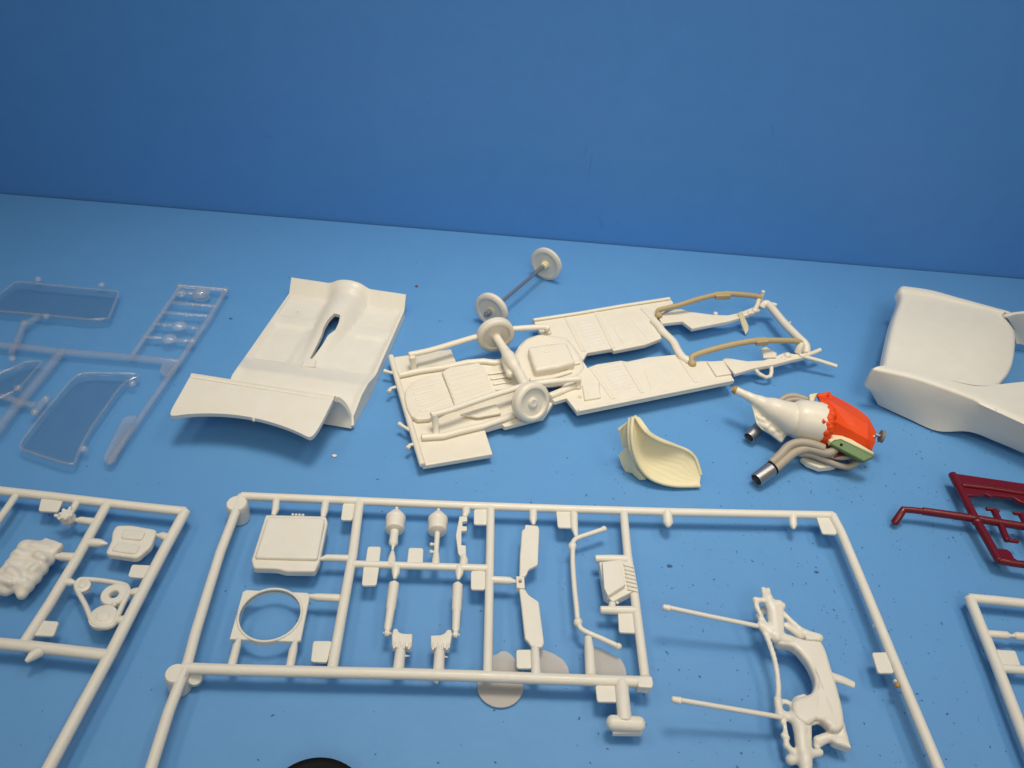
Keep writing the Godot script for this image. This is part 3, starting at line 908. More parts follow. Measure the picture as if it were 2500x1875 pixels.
		part(o, "pulley", s, w)
	s = Shape.new()
	s.ball(Vector3(-119.9, 7.4, -154.7), 0.9)
	part(o, "pulley_bolt", s, w)
	gate(o, [Vector3(-139.6, 6.5, -162), Vector3(-137.6, 6.5, -162.2), Vector3(-135.1, 6.5, -162)], [1.4, 1.3, 0.4])
	gate(o, [Vector3(-114.8, 6.5, -160.7), Vector3(-116.4, 6.5, -160.4), Vector3(-118.2, 6.5, -160)], [1.5, 1.3, 0.4])
	gate(o, [Vector3(-115, 6.5, -150), Vector3(-116.9, 6.5, -149.6), Vector3(-118.5, 6.5, -149.2)], [1.5, 1.3, 0.4])


func right_runner_frame() -> void:
	var o := thing("part_frame", "white part frame at the lower right corner, mostly outside the picture", "model parts frame", Vector3(167.2, 0, -171), "white moulded part frames")
	bar(o, [Vector3(165.4, 5, -187.5), Vector3(174.8, 5, -187.5), Vector3(185.2, 5, -187.2), Vector3(196.9, 5, -187)], 1.75)
	bar(o, [Vector3(165.4, 5, -187.5), Vector3(165, 5, -173.9), Vector3(164.7, 5, -161.6), Vector3(164, 5, -147.5), Vector3(163.5, 5, -136.1), Vector3(163.2, 5, -125.2)], 1.85)
	bar(o, [Vector3(166.6, 5, -173.2), Vector3(170.3, 5, -173.3), Vector3(172.6, 5, -173.4)], 1.35, "runner", 0.9)
	bar(o, [Vector3(176.3, 5, -173.3), Vector3(183.2, 5, -173.3), Vector3(190.8, 5, -173.3)], 1.45, "runner", 0.9)
	gate(o, [Vector3(172.4, 5, -173.4), Vector3(173.8, 5, -173.3), Vector3(174.4, 5, -173.3), Vector3(175.6, 5, -173.3), Vector3(177.1, 5, -173.3)], [1.3, 0.8, 0.5, 0.9, 1.4])
	bar(o, [Vector3(165.6, 5, -160.2), Vector3(173.9, 5, -160.2), Vector3(184.9, 5, -160.2)], 1.5)
	tab(o, [Vector3(165.6, 5.2, -167.2), Vector3(173.3, 5.2, -167.4), Vector3(172.6, 5.2, -160.8), Vector3(165.4, 5.2, -160.3)])



func clear_runner_frame() -> void:
	var g: Material = M.clear_plastic
	var o := thing("clear_part_frame", "transparent plastic part frame with windscreen, side windows and a ladder of round lenses", "model parts frame", Vector3(-200.2, 0, -285.6))
	for q in [[[Vector3(-233.3, 4, -282.2), Vector3(-224.1, 4, -282), Vector3(-210.4, 4, -281.8), Vector3(-196.4, 4, -280.9), Vector3(-180.6, 4, -281.1), Vector3(-166.3, 4, -280.9), Vector3(-145, 4, -280.6)], 1.7], [[Vector3(-142.9, 4, -337.9), Vector3(-143, 4, -313.1), Vector3(-144.4, 4, -294.3), Vector3(-145.1, 4, -280.1), Vector3(-146.9, 4, -255.2), Vector3(-148.2, 4, -234.6), Vector3(-149.4, 4, -218.6)], 1.35], [[Vector3(-164.9, 4, -337.5), Vector3(-165.5, 4, -318.3), Vector3(-165.6, 4, -305.7), Vector3(-166.1, 4, -294.7), Vector3(-166.2, 4, -282.1)], 1.3], [[Vector3(-165.1, 4, -337.5), Vector3(-154.4, 4, -337.8), Vector3(-142.9, 4, -337.9)], 1.35],
			[[Vector3(-163.8, 4, -323.8), Vector3(-153.3, 4, -323.6), Vector3(-143.3, 4, -323.7)], 0.95], [[Vector3(-165.2, 4, -315.4), Vector3(-154.7, 4, -315.2), Vector3(-144.2, 4, -315.6)], 0.95], [[Vector3(-165.7, 4, -306), Vector3(-159.2, 4, -306), Vector3(-157.4, 4, -306)], 0.95], [[Vector3(-150.7, 4, -305.8), Vector3(-148.3, 4, -305.7), Vector3(-144.6, 4, -305.2)], 1.0], [[Vector3(-166.4, 4, -295.8), Vector3(-161.3, 4, -296), Vector3(-158.2, 4, -296.2)], 1.0], [[Vector3(-151.6, 4, -295.7), Vector3(-148.3, 4, -295.6), Vector3(-144.7, 4, -295.5)], 1.1],
			[[Vector3(-196.6, 4, -280.9), Vector3(-197.1, 4, -263.8), Vector3(-197.7, 4, -246.6), Vector3(-198.2, 4, -238.3), Vector3(-197.8, 4, -227.8)], 2.0], [[Vector3(-218.3, 4, -305.1), Vector3(-219.3, 4, -301), Vector3(-221.3, 4, -296.7), Vector3(-217.8, 4, -284.1)], 1.6], [[Vector3(-218.2, 4, -282.6), Vector3(-216.6, 4, -277.2)], 1.5], [[Vector3(-198.6, 4, -246.5), Vector3(-195.1, 4, -246.5), Vector3(-191, 4, -246.4)], 1.5], [[Vector3(-188.9, 4, -241.6), Vector3(-189, 4, -246), Vector3(-188.6, 4, -250.3)], 1.6], [[Vector3(-209.1, 4, -249.9), Vector3(-204.1, 4, -249.4), Vector3(-199.1, 4, -247.6)], 1.5]]:
		var s := Shape.new()
		s.tube(q[0], q[1], 12, 0.3, 0.9)
		part(o, "runner", s, g)
	for q in [[Vector3(-153.9, 4.4, -305.6), 3.4, 0.55], [Vector3(-154.6, 4.4, -295.4), 3.3, 0.55], [Vector3(-162.1, 4.2, -331.5), 2.8, 0.5], [Vector3(-153.1, 4.8, -332.4), 3.6, 0.6], [Vector3(-153.3, 4.6, -322.3), 1.0, 0.9], [Vector3(-153.7, 4.6, -314.3), 1.0, 0.9], [Vector3(-148.9, 4.4, -322.8), 0.9, 0.7], [Vector3(-148.3, 4.4, -314.7), 0.9, 0.7], [Vector3(-160.6, 4.3, -305.3), 1.1, 0.6], [Vector3(-160.6, 4.3, -295.7), 1.1, 0.6], [Vector3(-147.5, 4.4, -295.2), 1.3, 0.6], [Vector3(-147.4, 4.3, -305.1), 1.1, 0.6], [Vector3(-158.1, 4.3, -332.2), 1.6, 0.6]]:
		var s := Shape.new()
		s.ball(q[0], q[1], q[2])
		part(o, "lens", s, M.clear_lens)
	var s2 := Shape.new()
	var lc := Vector3(-152.8, 5.2, -331.8)
	s2.ring(disc_loop(lc, 4.2), disc_loop(lc, 3.4), 2.2, 0.3)
	part(o, "lens_ring", s2, M.clear_lens)
	for p in [Vector3(-164.8, 4.6, -336.7), Vector3(-142.8, 4.6, -337), Vector3(-144.3, 4.6, -294.9), Vector3(-232.5, 4, -333.6), Vector3(-201.6, 4, -333.4), Vector3(-214, 4.5, -273.1), Vector3(-158.5, 4.5, -263.5), Vector3(-161.3, 4.5, -223.7), Vector3(-188.7, 4.6, -241.4), Vector3(-188.1, 4.6, -249.6), Vector3(-202.1, 4.6, -254.6), Vector3(-221.1, 4.6, -297.9), Vector3(-214.2, 4.6, -304.2)]:
		var s := Shape.new()
		s.ball(p, 1.7, 0.8)
		part(o, "gate_lug", s, M.clear_lens)
	for q in [[[Vector3(-240.9, 4.6, -329.3), Vector3(-215.9, 4.6, -328.6), Vector3(-190.7, 4.6, -328.1), Vector3(-188.7, 4.6, -317.2), Vector3(-186.7, 4.6, -306.3), Vector3(-194.1, 4.6, -304.4), Vector3(-213.3, 4.6, -305), Vector3(-236.1, 4.6, -305.3), Vector3(-245.1, 4.6, -305.5), Vector3(-247.3, 4.6, -311.7), Vector3(-242.7, 4.6, -317.8)], "windscreen"], [[Vector3(-179.9, 4.6, -267.5), Vector3(-169.5, 4.6, -268.7), Vector3(-158.7, 4.6, -269.7), Vector3(-157.7, 4.6, -267.8), Vector3(-161.1, 4.6, -265.1), Vector3(-162.5, 4.6, -259.3), Vector3(-163, 4.6, -247.8), Vector3(-163.5, 4.6, -236.3), Vector3(-162.9, 4.6, -225), Vector3(-161.1, 4.6, -215.4), Vector3(-164.9, 4.6, -215.6), Vector3(-174.2, 4.6, -218.1), Vector3(-184.3, 4.6, -221.1), Vector3(-185.6, 4.6, -224.6), Vector3(-185.4, 4.6, -233.6), Vector3(-184.7, 4.6, -246.3), Vector3(-183.9, 4.6, -259.8), Vector3(-182.7, 4.6, -265.7)], "side_window"], [[Vector3(-215.5, 4.3, -261.2), Vector3(-207.1, 4.3, -272), Vector3(-200.9, 4.3, -273.1), Vector3(-201.5, 4.3, -263), Vector3(-202, 4.3, -254.1), Vector3(-206.3, 4.3, -248.1), Vector3(-208, 4.3, -247)], "side_window"]]:
		var s := Shape.new()
		s.plate(rounded(q[0], 1.6, 3), 1.3, 0.35)
		part(o, q[1], s, M.clear_pane)
		# raised edge round the pane
		var rim: Array = rounded(q[0], 1.6, 3)
		rim.append(rim[0])
		s = Shape.new()
		s.tube(rim, 0.6, 8, 0.0)
		part(o, "pane_rim", s, g)
	for q in [[Vector3(-154.2, 4.2, -243.2), Vector3(-152.4, 4.2, -245.2), Vector3(-149, 4.2, -245.1), Vector3(-147.6, 4.2, -218.7), Vector3(-149.5, 4.2, -217.2), Vector3(-152.9, 4.2, -220.8)], [Vector3(-152, 4.2, -278.9), Vector3(-144.5, 4.2, -279.5), Vector3(-146.3, 4.2, -271.3), Vector3(-148.4, 4.2, -270.7), Vector3(-151, 4.2, -273.2)]]:
		var s := Shape.new()
		s.plate(rounded(q, 1.2, 3), 1.2, 0.3)
		part(o, "tab", s, g)


func red_runner_frame() -> void:
	var r: Material = M.red_plastic
	var o := thing("red_part_frame", "dark red plastic part frame with lamp lenses at the right edge", "model parts frame", Vector3(185.3, 0, -230.9))
	for q in [[[Vector3(153.4, 6, -226.6), Vector3(157.4, 6, -226.7), Vector3(161.7, 6, -226.5)], 1.25], [[Vector3(161.4, 6, -226.6), Vector3(171.5, 6, -225.8), Vector3(181.5, 6, -224.9), Vector3(190.2, 6, -223.9), Vector3(198.9, 6, -223), Vector3(213.4, 6, -221.2)], 1.55], [[Vector3(180.3, 6, -248.3), Vector3(180.6, 6, -236.9), Vector3(180.9, 6, -225.5), Vector3(181.6, 6, -215.2), Vector3(182.3, 6, -204.9)], 1.6], [[Vector3(182.2, 6, -205), Vector3(186.4, 6, -204.3), Vector3(192.4, 6, -203.8), Vector3(204.9, 6, -202.5)], 1.3]]:
		var s := Shape.new()
		s.tube(q[0], q[1], 14, 0.4)
		part(o, "runner", s, r)
	var s := Shape.new()
	s.tube([Vector3(153.9, 6, -226.7), Vector3(152.5, 5, -224.9), Vector3(150.7, 2.2, -222.9)], [1.3, 1.4, 1.5], 14, 0.5)
	part(o, "bent_end", s, r)
	s = Shape.new()
	s.ball(Vector3(181, 6, -223.5), 2.0, 0.9)
	part(o, "joint", s, r)
	s = Shape.new()
	s.plate([Vector3(178.9, 7, -247.6), Vector3(180.3, 7, -248.4), Vector3(208, 7, -245.8), Vector3(223.4, 7, -244.4), Vector3(217.8, 7, -232.1), Vector3(204.7, 7, -234.2), Vector3(202, 7, -235.3), Vector3(200.3, 7, -237.4), Vector3(196.4, 7, -237.3), Vector3(192.9, 7, -237.5), Vector3(191, 7, -236.7), Vector3(189.5, 7, -237.9), Vector3(186.7, 7, -237.3), Vector3(186, 7, -236.6), Vector3(182.2, 7, -236.3), Vector3(179.6, 7, -239)], 2.0, 0.4)
	part(o, "tail_lens_bar", s, r)
	s = Shape.new()
	s.tube([Vector3(182, 7.2, -241.5), Vector3(192.6, 7.2, -241), Vector3(205.4, 7.2, -239.7), Vector3(220.6, 7.2, -238.4)], 1.0, 12, 0.8, 0.8)
	part(o, "lens_ridge", s, r)
	s = Shape.new()
	s.plate([Vector3(183.9, 6.4, -210.6), Vector3(187.2, 6.4, -210.5), Vector3(188.2, 6.4, -209.2), Vector3(188.3, 6.4, -206.6), Vector3(189.2, 6.4, -205.7), Vector3(193.1, 6.4, -205.8), Vector3(192.1, 6.4, -203.4), Vector3(181.8, 6.4, -204.4), Vector3(181.4, 6.4, -207.1)], 1.3, 0.3)
	part(o, "tab", s, r)
	for dx in [0.0, 1.0]:
		var sh: Vector3 = (Vector3(197.7, 6, -229.5) - Vector3(187.5, 6, -230.5)) * dx
		for q in [[[Vector3(190.1, 6, -229.9), Vector3(190, 6, -224.9), Vector3(189.3, 6, -215.2)], 1.25], [[Vector3(187.4, 6, -230.6), Vector3(189.7, 6, -230.6), Vector3(192, 6, -230.1)], 0.75], [[Vector3(188.7, 6, -215.7), Vector3(190.8, 6, -215.2), Vector3(193.2, 6, -215.1)], 0.85]]:
			var pts := []
			for p in q[0]: pts.append(p + sh)
			s = Shape.new()
			s.tube(pts, q[1], 12, 0.4)
			part(o, "lamp_lens", s, r)


func film_pieces() -> void:
	var s := Shape.new()
	s.plate(disc_loop(Vector3(4.2, 1.2, -141.5), 7.22, 40), 0.5, 0.12)
	var o := thing("film_disc", "round frosted film disc showing below the lower rail of the large frame", "film disc", Vector3(4.2, 0, -142.2))
	part(o, "disc", s, M.frosted_film)
	var n := 0
	for q in [[Vector3(0, 2.6, -150.8), Vector3(2.5, 2.6, -151.5), Vector3(3.5, 2.6, -152.8), Vector3(5, 2.6, -153), Vector3(6.9, 2.6, -152), Vector3(8.4, 2.6, -150.2), Vector3(9.4, 2.6, -147.4), Vector3(9.6, 2.6, -144.4), Vector3(0.6, 2.6, -143.5)], [Vector3(15.3, 2.6, -154.4), Vector3(17.7, 2.6, -154.5), Vector3(20.7, 2.6, -153.4), Vector3(23.6, 2.6, -151.6), Vector3(25.1, 2.6, -149.2), Vector3(25.7, 2.6, -145.9), Vector3(15.1, 2.6, -144.9)], [Vector3(33.1, 2.6, -157), Vector3(35.2, 2.6, -157), Vector3(42.1, 2.6, -153.6), Vector3(43.3, 2.6, -150.9), Vector3(43.8, 2.6, -147.5), Vector3(32.4, 2.6, -146.5)]]:
		var c: Vector3 = q[0]
		o = thing("film_offcut", ["small frosted film offcut beside the film disc, left of the visor gate", "rounded frosted film offcut between the two sun visors' gate and the anti-roll bar", "frosted film offcut under the bent lower end of the anti-roll bar"][n], "film offcut", Vector3(c.x, 0, c.z), "frosted film offcuts")
		s = Shape.new()
		s.plate(rounded(q, 0.8, 3), 0.5, 0.12)
		part(o, "film", s, M.frosted_film)
		n += 1



func floor_panel() -> void:
	var w: Material = M.white_plastic
	var o := thing("cab_floor_panel", "white cab floor panel with centre tunnel, slot and overhanging front shelf", "model car part", Vector3(-93.5, 0, -280.7))
	# the floor as a grid: across from left to right, along from the toe board to the foot of the wall
	var le := [Vector3(-112.3, 9, -346), Vector3(-112.4, 3, -339.3), Vector3(-118.7, 3, -288), Vector3(-117.4, 7.4, -276.2), Vector3(-118.3, 7, -270.6), Vector3(-118.4, 5.2, -258.3)]
	var re := [Vector3(-54.9, 9, -339.6), Vector3(-54.9, 3, -333), Vector3(-59.7, 3, -283.1), Vector3(-60.8, 7.4, -271.8), Vector3(-62.1, 7, -264.7), Vector3(-63.7, 4.2, -254.2)]
	var sl := [[0.343, 0.504, 0.549], [0.40, 0.474, 0.563], [0.46, 0.467, 0.561], [0.51, 0.477, 0.528], [0.578, 0.477, 0.518], [0.69, 0.474, 0.491]]
	var rows := []
	var nrow := 74
	var hole := []
	for i in nrow + 1:
		var v := float(i) / nrow      # 0 toe board edge .. 1 wall foot
		var stops := [0.0, 0.16, 0.74, 0.82, 0.9, 1.0]
		var k := 0
		while k < 4 and v > stops[k + 1]: k += 1
		var f: float = (v - stops[k]) / (stops[k + 1] - stops[k])
		var a: Vector3 = le[k].lerp(le[k + 1], f)
		var b: Vector3 = re[k].lerp(re[k + 1], f)
		# slot edges at this place along the floor
		var s0 := 0.5
		var s1 := 0.55
		var vs := clampf(v, sl[0][0], sl[-1][0])
		for q in sl.size() - 1:
			if vs >= sl[q][0]:
				var g: float = clampf((vs - sl[q][0]) / (sl[q + 1][0] - sl[q][0]), 0, 1)
				s0 = lerpf(sl[q][1], sl[q + 1][1], g); s1 = lerpf(sl[q][2], sl[q + 1][2], g)
		var line := []
		for j in 49:
			var u := 0.0
			if j <= 20: u = s0 * j / 20.0
			elif j <= 24: u = lerpf(s0, s1, (j - 20) / 4.0)
			else: u = lerpf(s1, 1.0, (j - 24) / 24.0)
			var p := a.lerp(b, u)
			# tunnel hump: wide and round at the toe board, low and narrow at the front
			var mid := lerpf(0.512, 0.49, smoothstep(0.1, 0.62, v))
			var half := lerpf(0.118, 0.075, smoothstep(0.15, 0.72, v))
			var top := lerpf(6.2, 1.2, smoothstep(0.26, 0.74, v)) * (1.0 - smoothstep(0.72, 0.8, v)) * lerpf(0.55, 1.0, smoothstep(0.0, 0.16, v))
			var d := absf(u - mid) / half
			p.y += top * (sqrt(1.0 - d * d * 0.72) if d < 1.0 else 0.53 * maxf(0.0, 1.0 - (d - 1.0) * 2.2))
			# seat mounting pans and edge rims
			var pl := smoothstep(0.03, 0.07, u) * (1.0 - smoothstep(0.30, 0.35, u)) + smoothstep(0.68, 0.73, u) * (1.0 - smoothstep(0.93, 0.97, u))
			p.y -= 1.0 * pl * smoothstep(0.42, 0.44, v) * (1.0 - smoothstep(0.715, 0.73, v))
			p.y -= 0.6 * pl * smoothstep(0.19, 0.205, v) * (1.0 - smoothstep(0.34, 0.355, v))
			if (u < 0.025 or u > 0.975) and v > 0.16: p.y += 0.7
			line.append(p)
		rows.append(line)
		hole.append(v > 0.342 and v < 0.688)
	var s := Shape.new()
	s.sheet(rows, 1.9, func(i, j): return hole[i] and j >= 20 and j < 24)
	part(o, "floor", s, w, "", 32.0)
	s = Shape.new()
	s.plate(rounded([Vector3(-92.3, 5.2, -289.2), Vector3(-87.1, 5.2, -289), Vector3(-86.3, 5.2, -283.7), Vector3(-92.5, 5.2, -283.4)], 0.4), 2.6, 0.4)
	part(o, "tunnel_stop", s, w)
	# side flanges that reach down to the table
	for side in [0, 48]:
		var top := []
		var low := []
		for i in rows.size():
			if i > 10:
				top.append(rows[i][side]); low.append(Vector3(rows[i][side].x + (0.4 if side else -0.4), 0.15, rows[i][side].z + 0.3))
		if side:
			top.append(Vector3(-63, 2.6, -251.4)); low.append(Vector3(-63.2, 0.2, -252.2))
		s = Shape.new()
		s.sheet([top, low], 1.2)
		part(o, "side_flange", s, w)
	# wall that rises from the front of the floor and folds over into the shelf
	var lwall := [Vector3(-117.7, 1, -259.9), Vector3(-118.8, 6, -259), Vector3(-122.8, 12, -259.6), Vector3(-127.1, 16.5, -258.7), Vector3(-128.3, 17.7, -257.1), Vector3(-129.1, 17.8, -255.5), Vector3(-129.9, 16.6, -244.9), Vector3(-131.1, 15, -235.2)]
	var rwall := [Vector3(-63.8, 0.6, -252.1), Vector3(-64.4, 5, -254.4), Vector3(-66.1, 11, -254.6), Vector3(-67.9, 16.5, -252), Vector3(-68.7, 17.7, -250.7), Vector3(-69.9, 17.8, -249.1), Vector3(-71.5, 16.6, -239.4), Vector3(-73.6, 15, -229.5)]
	rows = []
	var cl := curve(lwall, 7)
	var cr := curve(rwall, 7)
	for i in cl.size():
		var line := []
		for j in 33:
			var u := j / 32.0
			var v := float(i) / (cl.size() - 1)
			var tight := clampf((v - 0.90) / 0.10, 0, 1)
			var p: Vector3 = cl[i].lerp(cr[i], lerpf(0.5, u, 1.0 - 0.05 * (1.0 - sqrt(1.0 - tight * tight))))
			# the free edge bows inwards between its two corners
			var bow := sin(PI * clampf((u - 0.02) / 0.96, 0, 1)) * smoothstep(0.68, 1.0, v)
			p.z -= 5.0 * pow(bow, 0.75)
			p.y += 0.9 * bow
			p.y += 0.8 * exp(-pow((v - 0.66) / 0.04, 2.0))
			line.append(p)
		rows.append(line)
	s = Shape.new()
	s.sheet(rows, 2.0)
	part(o, "shelf_wall", s, w, "", 60.0)
	s = Shape.new()
	s.tube([Vector3(-98.4, 15.2, -237), Vector3(-98.2, 14.8, -236.4)], [0.9, 0.6], 8)
	part(o, "gate_stub", s, w)
	for p in [[Vector3(-118.4, 4, -286.2), 0.5], [Vector3(-104.2, 4, -324.7), 0.35]]:
		s = Shape.new()
		s.ball(p[0], p[1], 0.5)
		part(o, "stain", s, M.glue_stain, "brown stain spot")


func wheel(parent: Node3D, c: Vector3, axis: Vector3, r: float, wide: float, mat: Material) -> void:
	var a := axis.normalized() * wide * 0.5
	var s := Shape.new()
	s.lathe(c - a, c + a, [[0.22, r * 0.70], [0.0, r * 0.74], [-0.02, r * 0.82], [0.05, r * 0.93], [0.2, r], [0.35, r * 1.0], [0.5, r * 0.985], [0.65, r], [0.8, r], [0.95, r * 0.93], [1.02, r * 0.82], [1.0, r * 0.74], [0.78, r * 0.68]], 48)
	part(parent, "tyre", s, mat, "", 50.0)
	s = Shape.new()
	s.lathe(c - a, c + a, [[0.02, r * 0.08], [0.0, r * 0.2], [0.05, r * 0.27], [0.22, r * 0.3], [0.3, r * 0.5], [0.2, r * 0.7], [0.5, r * 0.75], [0.8, r * 0.7], [0.62, r * 0.42], [0.7, r * 0.3], [0.9, r * 0.26], [0.98, r * 0.18], [0.95, r * 0.06]], 36)
	part(parent, "rim", s, mat, "", 35.0)


func wheel_axle() -> void:
	var a := Vector3(12.5, 9, -378.4)
	var b := Vector3(-12.7, 9, -332.3)
	var d := (a - b).normalized()
	var o := thing("wheel_axle", "steel axle rod with a small white wheel at each end, standing behind the chassis", "model wheel set", Vector3((a.x + b.x) / 2, 0, (a.z + b.z) / 2))
	wheel(o, a, -d, 8.9, 2.6, M.wheel_plastic)
	wheel(o, b, -d, 8.9, 3.2, M.wheel_plastic)
	var s := Shape.new()
	s.tube([b - d * 5.5, b, a - d * 11.0], 0.85, 16, 0.1)
	part(o, "rod", s, M.steel)
	s = Shape.new()
	s.tube([a - d * 11.5, a - d * 3.0], 1.05, 16, 0.2)
	part(o, "sleeve", s, M.steel)
	s = Shape.new()
	s.lathe(a - d * 3.6, a - d * 0.6, [[0.0, 1.3], [0.1, 1.75], [0.4, 1.8], [0.45, 2.2], [1.0, 2.4]], 20)
	part(o, "hub_collar", s, M.cream_plastic)
	s = Shape.new()
	s.tube([b - d * 4.2, b - d * 2.0], 1.5, 14, 0.2)
	part(o, "hub_collar", s, M.steel)


func beam(o: Node3D, pts: Array, r, called: String, mat: Material, flat := 1.0) -> void:
	var s := Shape.new()
	s.tube(pts, r, 12, 0.3, flat)
	part(o, called, s, mat)


func slab(o: Node3D, pts: Array, thick: float, bevel: float, called: String, mat: Material, r := 0.0) -> MeshInstance3D:
	var s := Shape.new()
	s.plate(rounded(pts, r, 3) if r > 0.0 else pts, thick, bevel)
	return part(o, called, s, mat)


func ribs(o: Node3D, a0: Vector3, a1: Vector3, b0: Vector3, b1: Vector3, n: int, r: float) -> void:   # n ribs, from the line a0..a1 to the line b0..b1
	for k in n:
		var u := (k + 0.5) / n
		var s := Shape.new()
		s.tube([a0.lerp(a1, u) + Vector3(0, -0.22, 0), b0.lerp(b1, u) + Vector3(0, -0.22, 0)], r * 1.25, 10, 0.4, 0.55)
		part(o, "rib", s, M.white_plastic)


func chassis() -> void:
	var w: Material = M.aged_plastic
	var o := thing("truck_chassis", "white upside-down vehicle chassis with two front wheels and tan leaf springs", "model car chassis", Vector3(9.4, 0, -292.9))
	# rear bed
	slab(o, [Vector3(-54.4, 5, -295.2), Vector3(-29.1, 5, -304.8), Vector3(-25.7, 5, -295.6), Vector3(-15.8, 5, -298.8), Vector3(-11.5, 5, -297.5), Vector3(-4.1, 6, -297.8), Vector3(1.8, 6, -289.6), Vector3(7.6, 6, -277.6), Vector3(18.3, 6, -272.3), Vector3(14.3, 6, -262.7), Vector3(-1.5, 5, -255.6), Vector3(-2.8, 5, -256.9), Vector3(-9.5, 5, -253), Vector3(-5.3, 5, -239.1), Vector3(-31.8, 5, -229.5), Vector3(-36, 5, -241.2), Vector3(-44.8, 5, -266.3), Vector3(-49.8, 5, -280)], 2.6, 0.5, "rear_bed", w)
	slab(o, [Vector3(-43.5, 5.5, -295.6), Vector3(-28.9, 5.5, -302.5), Vector3(-26.5, 5.5, -295.9), Vector3(-41.9, 5.5, -288.2)], 0.9, 0.3, "panel", w)
	beam(o, [Vector3(-55, 5.2, -295.1), Vector3(-49.9, 5.2, -280.2), Vector3(-45, 5.2, -266.2), Vector3(-36.1, 5.2, -241.1), Vector3(-31.9, 5.2, -229.6)], 1.3, "end_rail", w)
	for q in [[Vector3(-51.6, 5, -283.9), Vector3(-54.2, 5, -284.4), Vector3(-56.2, 5, -284.9)], [Vector3(-49.7, 5, -274.7), Vector3(-51.5, 5, -273.5), Vector3(-52, 5, -271.2)], [Vector3(-39.7, 5, -248.7), Vector3(-42.5, 5, -250.5), Vector3(-44.6, 5, -252)], [Vector3(-36.4, 5, -241.1), Vector3(-38.3, 5, -240.2), Vector3(-39.1, 5, -238.2)]]:
		beam(o, q, [0.75, 0.7, 1.0], "hook", w)
	# frame rails of the rear half
	beam(o, [Vector3(-49.1, 6, -281.6), Vector3(-40.6, 6, -285.9), Vector3(-30.9, 6, -289.5), Vector3(-20.6, 6, -294.6), Vector3(-13.7, 6, -296.5), Vector3(-8.5, 6, -296.2), Vector3(-4.1, 6, -297.8)], 1.5, "frame_rail", w, 0.8)
	beam(o, [Vector3(-34, 6, -244.1), Vector3(-25.8, 6, -245.9), Vector3(-19.3, 6, -249.5), Vector3(-10.3, 6, -253.8), Vector3(-3, 6, -258.7), Vector3(3.4, 6, -263.1)], 1.6, "frame_rail", w, 0.8)
	# ribbed tank in two steps
	var tank := slab(o, [Vector3(-44.5, 7.4, -265.6), Vector3(-44.7, 7.4, -270.5), Vector3(-43, 7.4, -276.2), Vector3(-37.4, 7.4, -280.9), Vector3(-30.8, 7.4, -284), Vector3(-23, 7.4, -263.4), Vector3(-28.5, 7.4, -257.9), Vector3(-32.7, 7.4, -254.1), Vector3(-37.2, 7.4, -253), Vector3(-40.3, 7.4, -255.1), Vector3(-42.9, 7.4, -260.1)], 2.6, 0.8, "tank", w)
	for k in 5:
		var s := Shape.new()
		s.tube([(Vector3(-42.5, 7.5, -273.1)).lerp(Vector3(-35.9, 7.5, -256), (k + 0.4) / 5.0), (Vector3(-30.2, 7.5, -280)).lerp(Vector3(-23.9, 7.5, -263.8), (k + 0.4) / 5.0)], 0.7, 10, 0.4, 0.3)
		part(tank, "rib", s, w)
	tank = slab(o, [Vector3(-30.7, 8.6, -283.8), Vector3(-27.6, 8.6, -287.3), Vector3(-15.5, 8.6, -292), Vector3(-13.3, 8.6, -289.9), Vector3(-10.3, 8.6, -281.3), Vector3(-7.4, 8.6, -273), Vector3(-15.2, 8.6, -267.8), Vector3(-22.9, 8.6, -262.2)], 3.6, 0.7, "tank", w)
	for k in 6:
		var s := Shape.new()
		s.tube([(Vector3(-29.2, 8.7, -282.6)).lerp(Vector3(-22.9, 8.7, -264.4), (k + 0.4) / 6.0), (Vector3(-14.9, 8.7, -290.1)).lerp(Vector3(-8.9, 8.7, -273.6), (k + 0.4) / 6.0)], 0.7, 10, 0.4, 0.3)
		part(tank, "rib", s, w)
	# narrow recessed bay with cross ribs in front of the tank
	ribs(o, Vector3(-11.3, 6.2, -289.6), Vector3(-5.9, 6.2, -276.1), Vector3(-4.7, 6.4, -291.8), Vector3(1.9, 6.4, -279.2), 4, 0.55)
	slab(o, [Vector3(-20.2, 7, -258.8), Vector3(-13.5, 7, -263), Vector3(-6, 7, -267.1), Vector3(-3.5, 7, -261.5), Vector3(-13, 7, -257.9)], 1.2, 0.3, "outrigger", w)
	# engine bay hump
	slab(o, [Vector3(-0.5, 9, -301), Vector3(1.3, 9, -307.7), Vector3(4.7, 9, -313.7), Vector3(11.2, 9, -318), Vector3(24, 9, -316.4), Vector3(28.5, 9, -308.2), Vector3(31.1, 9, -301.6), Vector3(32.4, 9, -294.5), Vector3(29, 9, -288.3), Vector3(23.4, 9, -283.6), Vector3(9.2, 9, -279.4), Vector3(5, 9, -282.4), Vector3(1.2, 9, -290.8)], 5.0, 2.2, "hump", w, 2.0)
	slab(o, [Vector3(5.6, 13, -300.4), Vector3(14.5, 13, -304.2), Vector3(23.1, 13, -306.7), Vector3(25.3, 13, -299.4), Vector3(27.1, 13, -292.6), Vector3(17.9, 13, -287.6), Vector3(9.4, 13, -284.4), Vector3(7.5, 13, -292.2)], 5.5, 1.3, "hump_top", w, 1.5)
	beam(o, [Vector3(9.5, 9.6, -286.2), Vector3(18.2, 9.6, -290.9), Vector3(29, 9.6, -297.1)], 1.1, "hump_edge", w, 0.7)
	beam(o, [Vector3(7.8, 9.6, -281.5), Vector3(17.1, 9.6, -284.7), Vector3(25.2, 9.6, -289.8)], 1.1, "hump_edge", w, 0.7)
	beam(o, [Vector3(13.6, 13, -298.3), Vector3(14.9, 13, -297.9)], 1.0, "boss", w, 0.6)
